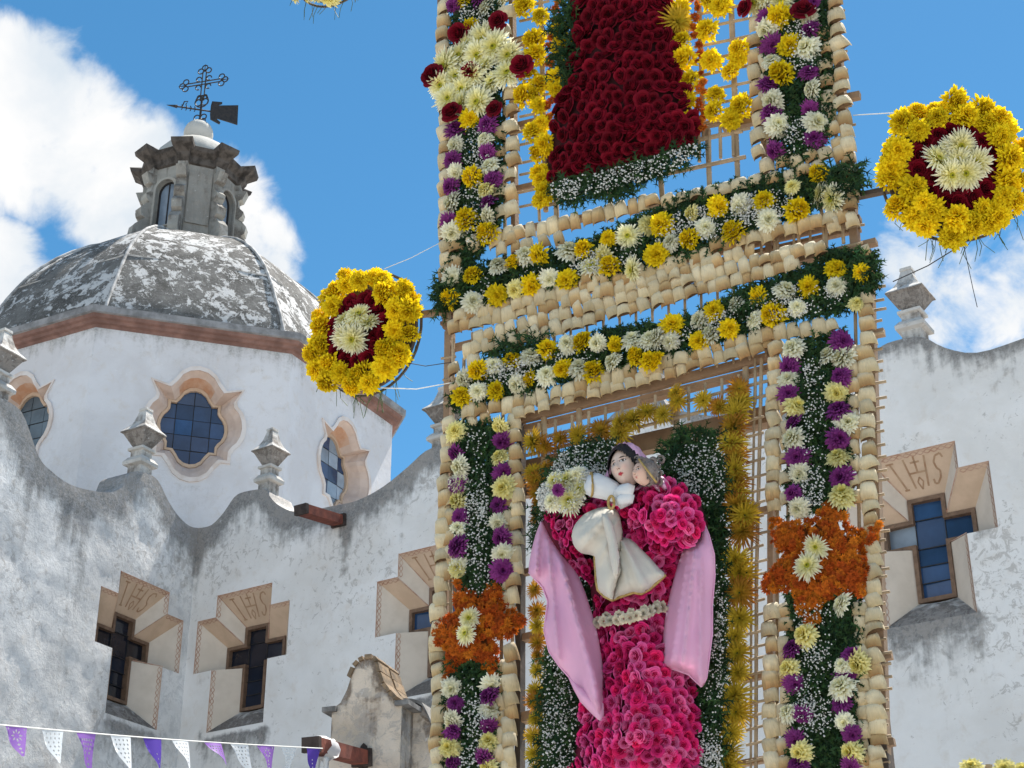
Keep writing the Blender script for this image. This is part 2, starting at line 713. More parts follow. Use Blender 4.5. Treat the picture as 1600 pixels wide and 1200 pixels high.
parW = [(-8.63, 12.22), (-8.33, 12.21), (-8.06, 12.39), (-7.85, 12.62), (-7.62, 12.67), (-7.16, 12.61), (-7.03, 12.44), (-6.85, 12.26),
        (-6.56, 12.08), (-6.23, 12.0), (-5.69, 11.97), (-5.16, 11.95), (-4.64, 12.07), (-4.14, 12.31), (-3.80, 12.50), (-3.40, 12.52),
        (-3.2, 12.36), (-2.8, 12.05), (-1.9, 11.82), (-1.0, 11.9), (-.3, 12.3), (.0, 12.42), (.4, 12.40), (.7, 12.05), (1.98, 11.60),
        (3.0, 11.8), (3.75, 12.15), (4.03, 12.22), (4.42, 12.17), (4.72, 11.92), (5.13, 11.73), (5.73, 11.76), (6.6, 11.86), (7.2, 12.1),
        (7.7, 12.4), (8.0, 12.4), (8.4, 12.2), (9.2, 11.85), (11.5, 11.9)]
parW = [(u + CU, z) for u, z in smooth_line(parW, 3)]
parL = [(0, 12.22), (-0.23, 12.18), (-0.51, 12.25), (-0.8, 12.42), (-1.1, 12.69), (-1.36, 12.73), (-1.67, 12.66), (-1.84, 12.53), (-1.93, 12.29),
        (-2.2, 12.09), (-2.66, 11.96), (-3.11, 11.9), (-3.52, 11.97), (-3.82, 12.11), (-4.18, 12.58), (-4.42, 12.72), (-4.9, 12.70), (-5.2, 12.5),
        (-5.5, 12.15), (-6.4, 11.9), (-8.5, 12.0)]
parL = smooth_line(parL, 3)
parL = parL[::-1]


def cross_poly(cu, top, wa, wt, z_top, z_arm, z_armb, z_bot):
    return [(cu - wt, z_top), (cu + wt, z_top), (cu + wt, z_arm), (cu + wa, z_arm), (cu + wa, z_armb), (cu + wt, z_armb), (cu + wt, z_bot),
            (cu - wt, z_bot), (cu - wt, z_armb), (cu - wa, z_armb), (cu - wa, z_arm), (cu - wt, z_arm)]


def outer_cross(cu, dz):
    return cross_poly(cu, 0, 1.0, .60, 10.88 + dz, 10.50 + dz, 9.59 + dz, 8.55 + dz)


def inner_cross(cu, dz):
    return cross_poly(cu, 0, .63, .255, 10.36 + dz, 10.07 + dz, 9.67 + dz, 8.93 + dz)


winW = [(-7.45 + CU, 0.0), (-3.68 + CU, -.03), (.15 + CU, -.15), (4.09 + CU, -.31)]
winL = [(-1.16, 0.0)]


def build_wall(pl, par, left_u, right_u, wins, name, mat, lump, corner_u, fixed, fixed_w=True):
    outline = [(left_u, 0)] + [(right_u, 0)] + [p for p in reversed(par)]
    outline = [(left_u, 5.5), (right_u, 5.5)] + [p for p in reversed(par)]
    holes = [outer_cross(*w) for w in wins]
    v2, tris = mesh2d(outline, holes, .13)
    top = par
    us = np.array([p[0] for p in top])
    zs = np.array([p[1] for p in top])
    mb = MB()
    vs, gr = [], []
    for (u, z) in v2:
        dt = dist_poly(top, u, z, False)
        dtop = float(np.interp(u, us, zs)) - z
        dh = min(dist_poly(h, u, z) for h in holes)
        edge = min(dt, dh, abs(u - corner_u) if fixed else 9, 1)
        d = 0
        if edge > .02:
            q = pl.p(u, z)
            d = lump * (mnoise.noise(q * 1.3) * .6 + mnoise.noise(q * 3.7) * .4) * min(1, edge / .25)
        vs.append(pl.p(u, z, d))
        wk = (1.0 if u < 6 else .62) if fixed_w else 1.1
        gm = wk * (.95 * math.exp(-max(dt, 0) / .25) + .44 * math.exp(-max(dtop, 0) / 1.0))
        # rain collects in the troughs and the corner
        gm += .62 * math.exp(-abs(u - corner_u) / .2) * math.exp(-max(dtop, 0) / 1.6)
        if not fixed_w:
            gm += .40 * math.exp(-((u + 2.75) / .22) ** 2) + .25 * math.exp(-((u + 4.0) / .3) ** 2)
        if fixed_w:
            gm += .8 * math.exp(-((u - 3.25) / .06) ** 2) * math.exp(-max(dtop, 0) / 1.3)
        for tu in (3.35, 3.25 + 3.8, -3.1):
            gm += .42 * math.exp(-((u - tu) / .14) ** 2) * math.exp(-max(dtop, 0) / .9)
        for (cu, dz) in wins:
            zb = 8.55 + dz
            if z < zb and abs(u - cu) < 1.1:
                gm += .95 * math.exp(-(zb - z) / .6) * max(0, 1 - (abs(u - cu) / .95) ** 4)
            for s in (-1, 1):
                if z < 9.59 + dz:
                    gm += .45 * math.exp(-(9.59 + dz - z) / .25) * math.exp(-((u - cu - s * .8) / .2) ** 2)
        gr.append(gm)
    mb.add(vs, tris)
    nv = len(vs)
    # rim: the parapet's thickness, its back and its ends
    T = .62
    rim = densify(outline, .13)
    rv = [pl.p(u, z, 0) for u, z in rim] + [pl.p(u, z, -T) for u, z in rim]
    n = len(rim)
    mb.add(rv, [(i, n + i, n + (i + 1) % n, (i + 1) % n) for i in range(n)] + [tuple(n + i for i in range(n - 1, -1, -1))])
    gr += [1.0 - .35 * (mnoise.noise(v * 3) > 0) for v in rv]
    # the plain foot of the wall below the picture
    mb.add([pl.p(left_u, 0), pl.p(right_u, 0), pl.p(right_u, 5.5), pl.p(left_u, 5.5)], [(0, 1, 2, 3)])
    gr += [.3, .3, 0, 0]
    return mb.build(name, mat, church, True, attrs={'grime_shade': gr})


wl = build_wall(W, parW, 0.0, 11.5 + CU, winW, 'wall', M['wall'], .03, 0.0, True)
wl2 = build_wall(L, parL, -8.5, 0.0, winL, 'wall', M['wall_rough'], .042, 0.0, True, False)
wl2['label'] = 'rougher weathered grey white wall'
rb = MB()
for pl, a, b in ((W, 0, 20), (L, -8.5, 0)):
    k = [pl.p(a, 11.0, -.43), pl.p(b, 11.0, -.43), pl.p(b, 11.2, -9), pl.p(a, 11.2, -9)]
    rb.add(k, [(0, 1, 2, 3)])
rb.build('roof', M['roof'], church)


def ribbon(mb, pl, A, B, n, nrm, amp, freq, w, off):
    """a thin painted wavy line from A to B lying on a surface whose normal is nrm"""
    A, B = Vector(A), Vector(B)
    t = (B - A)
    ln = t.length
    t.normalize()
    side = nrm.cross(t).normalized()
    prev = None
    vs = []
    for i in range(n + 1):
        s = i / n
        p = A + t * (ln * s) + side * (off + amp * math.sin(s * ln * freq)) + nrm * .004
        dp = t + side * (amp * freq * math.cos(s * ln * freq))
        q = nrm.cross(dp).normalized() * (w / 2)
        vs += [p - q, p + q]
    mb.add(vs, [(2 * i, 2 * i + 2, 2 * i + 3, 2 * i + 1) for i in range(n)])


def clip_rect(poly, x0, x1, y0, y1):
    def clip(ps, f, g):
        out = []
        for i in range(len(ps)):
            a, b = ps[i - 1], ps[i]
            fa, fb = f(a), f(b)
            if fa >= 0 and fb >= 0:
                out.append(b)
            elif fa >= 0 > fb or fb >= 0 > fa:
                t = fa / (fa - fb)
                c = (a[0] + (b[0] - a[0]) * t, a[1] + (b[1] - a[1]) * t)
                out.append(c)
                if fb >= 0:
                    out.append(b)
        return out
    for f in (lambda p: p[0] - x0, lambda p: x1 - p[0], lambda p: p[1] - y0, lambda p: y1 - p[1]):
        poly = clip(poly, f, None)
        if len(poly) < 3:
            return []
    out = []
    for p in poly:
        if not out or math.hypot(p[0] - out[-1][0], p[1] - out[-1][1]) > 1e-4:
            out.append(p)
    return out


def slab(mb, pl, poly, d0, d1):
    """polygon on the plane pl extruded between depths d0 (back) and d1 (front)"""
    n = len(poly)
    vs = [pl.p(u, z, d1) for u, z in poly] + [pl.p(u, z, d0) for u, z in poly]
    mb.add(vs, [(i, (i + 1) % n, n + (i + 1) % n, n + i) for i in range(n)])
    # front and back faces through a triangulation, as the outlines are not convex
    ov, oe, of, *_ = delaunay_2d_cdt([Vector(p) for p in poly], [(i, (i + 1) % n) for i in range(n)], [], 0, 1e-6)
    for d, flip in ((d1, 0), (d0, 1)):
        fs = []
        for f in of:
            cx = sum(ov[i].x for i in f) / len(f)
            cz = sum(ov[i].y for i in f) / len(f)
            if inside(poly, cx, cz):
                fs.append(list(f))
        mb.add([pl.p(v.x, v.y, d) for v in ov], fs)


def ring_slab(mb, pl, outer, inner, d0, d1):
    """a frame between two outlines with the same number of points"""
    n = len(outer)
    rs = [[pl.p(u, z, d) for u, z in poly] for poly, d in ((outer, d0), (outer, d1), (inner, d1), (inner, d0))]
    mb.rings(rs + [rs[0]], False, False)


def cross_window(pl, cu, dz, glass, seed, pale=()):
    D = .40
    o = outer_cross(cu, dz)
    i_ = inner_cross(cu, dz)
    mb = MB()
    gr = []
    # faces in order: 0 top soffit, 1 right flank of the head, 2 right arm soffit, 3 right arm flank, 4 right arm sill, 5 right foot flank,
    # 6 foot sill, 7 left foot flank, 8 left arm sill, 9 left arm flank, 10 left arm soffit, 11 left flank of the head
    for k in range(12):
        a, b = o[k], o[(k + 1) % 12]
        c, d = i_[(k + 1) % 12], i_[k]
        warm = k in (0, 2, 10)
        sill = k in (4, 6, 8)
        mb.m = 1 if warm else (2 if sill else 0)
        if k == 6:
            # the foot sill swells and slopes: rain has blackened it
            rows = []
            for s in range(7):
                t = s / 6
                rows.append([pl.p(a[0] + (b[0] - a[0]) * q + (d[0] + (c[0] - d[0]) * q - a[0] - (b[0] - a[0]) * q) * t,
                                  a[1] + (d[1] - a[1]) * t + .10 * math.sin(math.pi * min(1, t * 1.1)) * math.sin(math.pi * q) - .02 * math.sin(math.pi * q), -D * t)
                             for q in (0, .15, .3, .5, .7, .85, 1)])
            k0 = len(mb.v)
            mb.rings(rows, False, False, False)
            gr += [.95 - .55 * ((q // 7) / 6) for q in range(len(mb.v) - k0)]
        else:
            mb.add([pl.p(*a, 0), pl.p(*b, 0), pl.p(*c, -D), pl.p(*d, -D)], [(0, 1, 2, 3)])
            gr += [.7, .7, .4, .4]
    win = mb.build('window', [M['reveal'], M['reveal_warm'], M['finial']], church, attrs={'grime_shade': gr})
    # wooden frame and the panes behind it
    fr = MB()
    w = .055
    inn2 = cross_poly(cu, 0, .63 - w, .255 - w, 10.36 + dz - w, 10.07 + dz - w, 9.67 + dz + w, 8.93 + dz + w)
    ring_slab(fr, pl, i_, inn2, -D - .10, -D + .03)
    fr.build('frame', M['wood_frame'], win)
    bars = MB()
    wt = .255 - w
    for z in (10.07 + dz, 9.67 + dz, 9.43 + dz, 9.2 + dz):
        bars = MB()
        bars.box(pl.p(cu, z, -D - .045), pl.u, pl.n, Vector((0, 0, 1)), wt, .010, .005)
        bars.build('glazing_bar', M['iron'], win)
    for s in (-1, 1):
        bars = MB()
        bars.box(pl.p(cu + s * wt, (10.07 + 9.67) / 2 + dz, -D - .045), pl.u, pl.n, Vector((0, 0, 1)), .005, .010, .2 - w)
        bars.build('glazing_bar', M['iron'], win)
    cells = [(-wt, wt, 10.07, 10.36 - w), (-.63 + w, -wt, 9.67 + w, 10.07 - w), (-wt, wt, 9.67, 10.07), (wt, .63 - w, 9.67 + w, 10.07 - w),
             (-wt, wt, 9.43, 9.67), (-wt, wt, 9.2, 9.43), (-wt, wt, 8.93 + w, 9.2)]
    for k, (x0, x1, z0, z1) in enumerate(cells):
        pb = MB()
        t = (rnd.random() - .5) * .03
        vs = [pl.p(cu + x, z + dz, -D - .06 + t * s) for x, z, s in ((x0, z0, -1), (x1, z0, 1), (x1, z1, 1), (x0, z1, -1))]
        pb.add(vs + [v - pl.n * .008 for v in vs], [(0, 1, 2, 3), (7, 6, 5, 4), (0, 4, 5, 1), (1, 5, 6, 2), (2, 6, 7, 3), (3, 7, 4, 0)])
        pb.build('pane', M['glass_pale'] if k in pale else glass, win)
    # painted chain border along the outer edges, and the monogram on the soffit
    pb = MB()

    def fnorm(k):
        a, b, c = pl.p(*o[k], 0), pl.p(*o[(k + 1) % 12], 0), pl.p(*i_[k], -D)
        n = (b - a).cross(c - a).normalized()
        ctr = pl.p(cu, 9.85 + dz, -.1)
        return n if n.dot(ctr - (a + b) / 2) > 0 else -n
    for k in (0, 1, 2, 3, 5, 7, 9, 10, 11):
        n = fnorm(k)
        a, b = pl.p(*o[k], 0), pl.p(*o[(k + 1) % 12], 0)
        inw = (pl.p(*i_[k], -D) - a)
        side = n.cross((b - a).normalized())
        sg = 1 if side.dot(inw) > 0 else -1
        ln = (b - a).length
        for ph in (1, -1):
            ribbon(pb, pl, a, b, max(8, int(ln * 46)), n, .026 * ph, 2 * math.pi / .19, .013, sg * .05)
        ribbon(pb, pl, a, b, 1, n, 0, 1, .014, sg * .010)
        # arris line from the outer to the inner corner
        ribbon(pb, pl, a, pl.p(*i_[k], -D), 1, n, 0, 1, .016, sg * .012 if k else .012)
    pb.build('painted_border', M['paint_red'], win)
    mb = MB()
    n = fnorm(0)

    def sp(x, y):
        """point on the head soffit: x -1..1 across, y 0 outer .. 1 inner"""
        xo = o[0][0] + (o[1][0] - o[0][0]) * (x + 1) / 2
        xi = i_[0][0] + (i_[1][0] - i_[0][0]) * (x + 1) / 2
        return pl.p(xo + (xi - xo) * y, o[0][1] + (i_[0][1] - o[0][1]) * y, -D * y)

    def stroke(pts, w=.026):
        for q in range(len(pts) - 1):
            A, B = sp(*pts[q]), sp(*pts[q + 1])
            ribbon(mb, pl, A, B, 1, n, 0, 1, w, 0)
    stroke([(-.62, .18), (-.62, .78)])
    stroke([(-.72, .18), (-.52, .18)])
    stroke([(-.72, .78), (-.52, .78)])
    stroke([(-.26, .14), (-.26, .78)])
    stroke([(.26, .14), (.26, .78)])
    stroke([(-.26, .46), (.26, .46)])
    stroke([(0, .12), (0, .44)])
    stroke([(-.12, .24), (.12, .24)])
    stroke([(0, .56), (-.1, .66), (0, .82), (.1, .66), (0, .56)], .02)
    S = [(.74, .26), (.66, .17), (.54, .2), (.5, .32), (.58, .45), (.70, .52), (.74, .65), (.66, .77), (.54, .76), (.48, .66)]
    stroke(S)
    mb.build('monogram', M['paint_soft'], win)
    return win


cross_window(W, *winW[0], M['glass_dark'], 1)
cross_window(W, *winW[1], M['glass'], 2)
cross_window(W, *winW[2], M['glass'], 3)
cross_window(W, *winW[3], M['glass'], 4, pale=(1,))
cross_window(L, *winL[0], M['glass_dark'], 5)


def finial(pl, u, z, h=1.2, s=1.0):
    c = pl.p(u, 0, -.21)
    ax, ay = pl.u, pl.n

    def sq(r, zz):
        return [Vector((c.x, c.y, z + zz * h)) + ax * (sx * r * s * .80) + ay * (sy * r * s * .80) for sx, sy in ((-1, -1), (1, -1), (1, 1), (-1, 1))]
    mb = MB()
    gr = []
    prof = [(.17, -.30, .6), (.17, .13, .5), (.17, .14, .4), (.25, .16, .2), (.255, .205, .2), (.185, .27, .4), (.15, .275, .5), (.15, .36, .4),
            (.20, .37, .1), (.20, .405, .1), (.12, .415, 1.2), (.14, .44, 1.2), (.285, .61, 1.2), (.33, .625, 1.0), (.325, .645, .3), (.225, .715, .45), (.155, .80, .5), (.115, .89, .4), (.09, .96, .35), (.105, .965, .2), (.10, 1.0, .15)]  # third value darkens, most on the neck and eave underside
    mb.rings([sq(r, zz) for r, zz, g in prof])
    for r, zz, g in prof:
        gr += [g] * 4
    return mb.build('finial', M['finial'], church, attrs={'grime_shade': gr})


finial(W, -7.27 + CU, 12.62, 1.22, .92)
finial(W, -3.60 + CU, 12.50, 1.15)
finial(W, .2 + CU, 12.40, 1.15)
finial(W, 4.27 + CU, 12.20, 1.17, 1.02)
finial(W, 7.85 + CU, 12.40, 1.15)
finial(L, -1.36, 12.70, 1.28, 1.05)
finial(L, -4.66, 12.70, 1.28, 1.05)
# shallow stone coping on the crest of the left wall, seen end on
# waterspout under the parapet trough
a = W.hit(532, 806, 0.0)
b = W.hit(531, 806, 0.0)


def spout(parent, base, nrm, side, length, w, h, drop, name='waterspout'):
    up = Vector((0, 0, 1))
    d = (nrm - up * drop).normalized()
    v = d.cross(side)
    if v.z < 0:
        v = -v
    mb = MB()
    t = .025
    mb.box(base + d * length / 2, d, side, v, length / 2, w / 2, t)
    for s in (-1, 1):
        mb.box(base + d * (length / 2 - .001) + side * (s * (w / 2 - t)) + v * (h / 2 + t), d, side, v, length / 2, t, h / 2)
    mb.m = 1
    mb.box(base + d * (length + .02) + v * (h / 2), d, side, v, .035, w / 2 + .012, h / 2 + .03)
    mb.box(base + d * .03 + v * (h / 2), d, side, v, .03, w / 2 + .03, h / 2 + .05)
    return mb.build(name, [M['spout'], M['spout_dark']], parent)


spout(church, W.hit(531, 819), W.n, W.u, .95, .22, .10, .13)

# ================================================================== domed chapel behind
OC = Vector((-7.349, 32.288, 0))
OY = R_(17.089)
RV = 4.847


def octa(r, z, k=8, yaw=None):
    """octagon ring, r to the vertices; vertex 0 is the left end of the front facet"""
    y0 = OY if yaw is None else yaw
    out = []
    for i in range(k):
        ang = y0 - math.pi / 2 - math.pi / k + 2 * math.pi * i / k
        out.append(OC + Vector((math.cos(ang) * r, math.sin(ang) * r, z)))
    return out


chapel = thing('domed_chapel', 'octagonal white chapel drum with flaking grey dome and lantern', 'chapel', (OC.x, OC.y, 0))
HALF = RV * math.sin(math.pi / 8)
APO = RV * math.cos(math.pi / 8)
facets = []
for i in range(8):
    ang = OY - math.pi / 2 + i * math.pi / 4
    nrm = Vector((math.cos(ang), math.sin(ang), 0))
    pl = Plane(0, OC + nrm * APO)
    pl.n = nrm
    pl.u = Vector((-nrm.y, nrm.x, 0))
    facets.append(pl)


def quatre(cx, cz, w, h, ear=0.0, n=7):
    """a four lobed outline with square notches; ear > 0 pulls the upper notches out into points"""
    pts = []

    def lobe(x, z, rx, rz, a0, a1):
        for k in range(n):
            a = R_(a0 + (a1 - a0) * k / (n - 1))
            pts.append((cx + (x + rx * math.cos(a)) * w, cz + (z + rz * math.sin(a)) * h))
    lobe(0, .62, .46, .38, 160, 20)
    pts.append((cx + .56 * w, cz + .62 * h))
    pts.append((cx + (.74 + ear) * w, cz + (.63 + ear * .35) * h))
    pts.append((cx + (.74 + ear * .2) * w, cz + .46 * h))
    lobe(.62, 0, .38, .42, 62, -62)
    pts.append((cx + .74 * w, cz - .46 * h))
    pts.append((cx + .74 * w, cz - .62 * h))
    pts.append((cx + .56 * w, cz - .62 * h))
    lobe(0, -.62, .46, .38, -20, -160)
    pts.append((cx - .56 * w, cz - .62 * h))
    pts.append((cx - .74 * w, cz - .62 * h))
    pts.append((cx - .74 * w, cz - .46 * h))
    lobe(-.62, 0, .38, .42, 242, 118)
    pts.append((cx - (.74 + ear * .2) * w, cz + .46 * h))
    pts.append((cx - (.74 + ear) * w, cz + (.63 + ear * .35) * h))
    pts.append((cx - .56 * w, cz + .62 * h))
    return pts


drum_parts = []
ZB, ZT = 8.0, 16.51
for i, pl in enumerate(facets):
    vis = i in (7, 0, 1)
    mb = MB()
    outl = [(-HALF, ZB), (HALF, ZB), (HALF, ZT), (-HALF, ZT)]
    if vis:
        q = quatre(.13, 14.76, .88, 1.10, .20)
        q = [(u, z) for u, z in q][::-1]
        v2, tris = mesh2d(outl, [q], .2)
        gr = [max(.10, .62 * math.exp(-(ZT - z) / .45)) + .40 * math.exp(-abs(u - .13) / .5) * math.exp(-max(0, 13.6 - z) / .5) * (z < 13.65) + .35 * math.exp(-(HALF - abs(u)) / .12) * .3 for u, z in v2]  # top band is grime plus painted shade of the cornice
        mb.add([pl.p(u, z, 0) for u, z in v2], tris)
        dr = mb.build('drum_wall', M['drum'], chapel, attrs={'grime_shade': gr})
        # window: splay from the big outline in to the glass
        o = quatre(.13, 14.76, .88, 1.10, .20)
        w0 = quatre(.13, 14.83, .66, .83, .02)
        w1 = quatre(.13, 14.83, .60, .76, 0)
        sb = MB()
        rows = []
        for t, d in ((0, .035), (0, .0), (.45, -.12), (1, -.36)):
            rows.append([pl.p(a[0] + (b[0] - a[0]) * t, a[1] + (b[1] - a[1]) * t, d) for a, b in zip(o, w0)])
        n = len(o)
        for j in range(len(rows) - 1):
            for k in range(n):
                zz = (o[k][1] + o[(k + 1) % n][1]) / 2
                xx = (o[k][0] + o[(k + 1) % n][0]) / 2 - .13
                sb.m = 1 if (zz > 15.5 and abs(xx) < .42 and j > 1) else 0
                sb.add([rows[j][k], rows[j][(k + 1) % n], rows[j + 1][(k + 1) % n], rows[j + 1][k]], [(0, 1, 2, 3)])
        # raised rim round the opening
        o2 = quatre(.13, 14.76, .965, 1.19, .17)
        sb.m = 0
        r2 = [[pl.p(a[0], a[1], d) for a in poly] for poly, d in ((o, .035), (o2, .035), (o2, -.01))]
        sb.m = 2
        sb.rings(r2, False, False)
        win = sb.build('window', [M['surround'], M['surround_orange'], M['surround_pale']], chapel, False)
        fb = MB()
        ring_slab(fb, pl, w0, w1, -.42, -.33)
        fb.build('frame', M['reveal_warm'], win)
        # panes cut by a lead grid
        xs = [-.62, -.33, 0, .33, .62]
        zsn = [-.78, -.47, -.16, .16, .47, .78]
        for a in range(4):
            for b in range(5):
                pp = clip_rect(w1, .13 + xs[a] + .008, .13 + xs[a + 1] - .008, 14.83 + zsn[b] + .008, 14.83 + zsn[b + 1] - .008)
                if len(pp) < 3:
                    continue
                pb = MB()
                tx, tz = rnd.uniform(-.04, .04), rnd.uniform(-.04, .04)
                cx, cz = .13 + (xs[a] + xs[a + 1]) / 2, 14.83 + (zsn[b] + zsn[b + 1]) / 2
                n = len(pp)
                vs = [pl.p(u, z, -.385 + tx * (u - cx) + tz * (z - cz)) for u, z in pp]
                pb.add(vs + [v - pl.n * .01 for v in vs], [tuple(range(n - 1, -1, -1)) if False else tuple(range(n)), tuple(range(2 * n - 1, n - 1, -1))] +
                       [(k, n + k, n + (k + 1) % n, (k + 1) % n) for k in range(n)])
                mt = M['glass']
                if i == 1 and (a, b) in ((1, 3), (2, 3), (2, 1), (3, 1), (2, 4), (3, 2), (2, 0)):
                    mt = M['glass_pale']
                if i == 7:
                    mt = M['glass_grey']
                pb.build('pane', mt, win)
        lb = MB()
        slab(lb, pl, w1, -.41, -.40)
        lb.build('lead_grid', M['iron'], win)
    else:
        mb.add([pl.p(u, z, 0) for u, z in outl], [(0, 1, 2, 3)])
        mb.build('drum_wall', M['drum'], chapel, attrs={'grime_shade': [.1] * 4})

# a short drain pipe sticking out low on the right hand corner
pv = octa(RV, 14.95)[2]
po = Vector((pv.x - OC.x, pv.y - OC.y, 0)).normalized()
mb = MB()
mb.tube([pv - po * .1, pv + po * .18 + AXR * .1 - Vector((0, 0, .02)), pv + po * .30 + AXR * .16 - Vector((0, 0, .05))], .03, 6)
mb.build('drain_pipe', M['iron'], chapel)
# cornice: stone mouldings topped with mortar
mb = MB()
mb.rings([octa(r, z) for r, z in ((4.80, 16.47), (4.86, 16.49), (4.88, 16.54), (4.95, 16.555), (4.97, 16.61), (5.04, 16.625), (5.06, 16.69))], False, False)
mb.m = 1
mb.rings([octa(r, z) for r, z in ((5.06, 16.69), (5.12, 16.70), (5.13, 16.83), (4.45, 16.97))], False, False)
mb.build('cornice', [M['pink_stone'], M['cornice_top']], chapel)
# dome
prof = [(4.52, 16.88), (4.44, 17.2), (4.30, 17.55), (4.09, 17.98), (3.89, 18.4), (3.72, 18.72), (3.53, 19.04), (3.27, 19.38), (2.98, 19.7), (2.65, 20.0), (2.25, 20.3), (1.75, 20.58), (1.2, 20.78)]
mb = MB()
NS = 6
for i in range(8):
    rows = []
    for r, z in prof:
        a, b = octa(r, z)[i], octa(r, z)[(i + 1) % 8]
        row = []
        for k in range(NS + 1):
            t = k / NS
            p = a.lerp(b, t)
            out = Vector((p.x - OC.x, p.y - OC.y, 0)).normalized()
            bulge = .07 * math.sin(math.pi * t) * (r / 4.9)
            q = p + out * (bulge + .018 * mnoise.noise(p * 1.4))
            row.append(q)
        rows.append(row)
    mb.rings(rows, False, False, False)
mb.build('dome', M['dome'], chapel, True)
mb = MB()
for i in range(8):
    pts = [octa(r + .015, z + .01)[i] for r, z in prof]
    mb = MB()
    mb.tube(pts, .035, 5)
    mb.build('rib', M['rib'], chapel, True)
mb = MB()
r_, z_ = 3.71, 18.72
mb.rings([octa(r_ + .02, z_), octa(r_ + .035, z_ + .025), octa(r_ - .01, z_ + .05)], False, False)
mb.build('seam', M['rib'], chapel)

# lantern
LY = OY + R_(4)


def oct2(r, z):
    return octa(r, z, 8, LY)


lb = MB()
gr = []
LR, LZ0, LZ1 = 1.06, 20.6, 22.72
lhalf = LR * math.sin(math.pi / 8)
lapo = LR * math.cos(math.pi / 8)
lant = None
arch_faces = (1, 3, 5, 7)
for i in range(8):
    ang = LY - math.pi / 2 + i * math.pi / 4
    nrm = Vector((math.cos(ang), math.sin(ang), 0))
    pl = Plane(0, OC + nrm * lapo)
    pl.n, pl.u = nrm, Vector((-nrm.y, nrm.x, 0))
    outl = [(-lhalf, LZ0), (lhalf, LZ0), (lhalf, LZ1), (-lhalf, LZ1)]
    k0 = len(lb.v)
    if i in arch_faces:
        hw = .25
        arch = [(-hw, 21.15), (hw, 21.15)] + [(hw * math.cos(R_(a)), 22.12 + hw * math.sin(R_(a))) for a in range(0, 181, 20)]
        v2, tris = mesh2d(outl, [arch], .12)
        lb.add([pl.p(u, z, 0) for u, z in v2], tris)
        n = len(arch)
        lb.add([pl.p(u, z, 0) for u, z in arch] + [pl.p(u, z, -.2) for u, z in arch], [(k, n + k, n + (k + 1) % n, (k + 1) % n) for k in range(n)])
        # moulding round the arch and thin glazing
        arch2 = [(u * 1.22, z + (.06 if z > 22 else 0)) for u, z in arch]
        facets_arch = (pl, arch, arch2)
    else:
        lb.add([pl.p(u, z, 0) for u, z in outl], [(0, 1, 2, 3)])
        lb.box(pl.p(0, 21.85, .01), pl.u, pl.n, Vector((0, 0, 1)), .26, .025, .66)
    gr += [.35] * (len(lb.v) - k0)
    if i in arch_faces:
        pass
lant = lb.build('lantern', M['lantern'], chapel, attrs={'grime_shade': gr})
for i in range(8):
    ang = LY - math.pi / 2 + i * math.pi / 4
    nrm = Vector((math.cos(ang), math.sin(ang), 0))
    pl = Plane(0, OC + nrm * lapo)
    pl.n, pl.u = nrm, Vector((-nrm.y, nrm.x, 0))
    if i in arch_faces:
        hw = .25
        arch = [(-hw, 21.15), (hw, 21.15)] + [(hw * math.cos(R_(a)), 22.12 + hw * math.sin(R_(a))) for a in range(0, 181, 20)]
        ao = [(u * 1.25, z + (.05 if z > 21.5 else -.03)) for u, z in arch]
        mb = MB()
        ring_slab(mb, pl, ao, arch, -.02, .05)
        mb.build('arch_moulding', M['lantern'], lant, attrs={'grime_shade': [.25] * len(mb.v)})
        mb = MB()
        ai = [(u * .88, z - (.03 if z > 22 else -.02)) for u, z in arch]
        ring_slab(mb, pl, arch, ai, -.16, -.10)
        mb.box(pl.p(0, 21.75, -.13), pl.u, pl.n, Vector((0, 0, 1)), .012, .015, .62)
        mb.build('arch_frame', M['iron'], lant)
        mb = MB()
        slab(mb, pl, ai, -.145, -.135)
        mb.build('pane', M['lantern_glass'], lant)
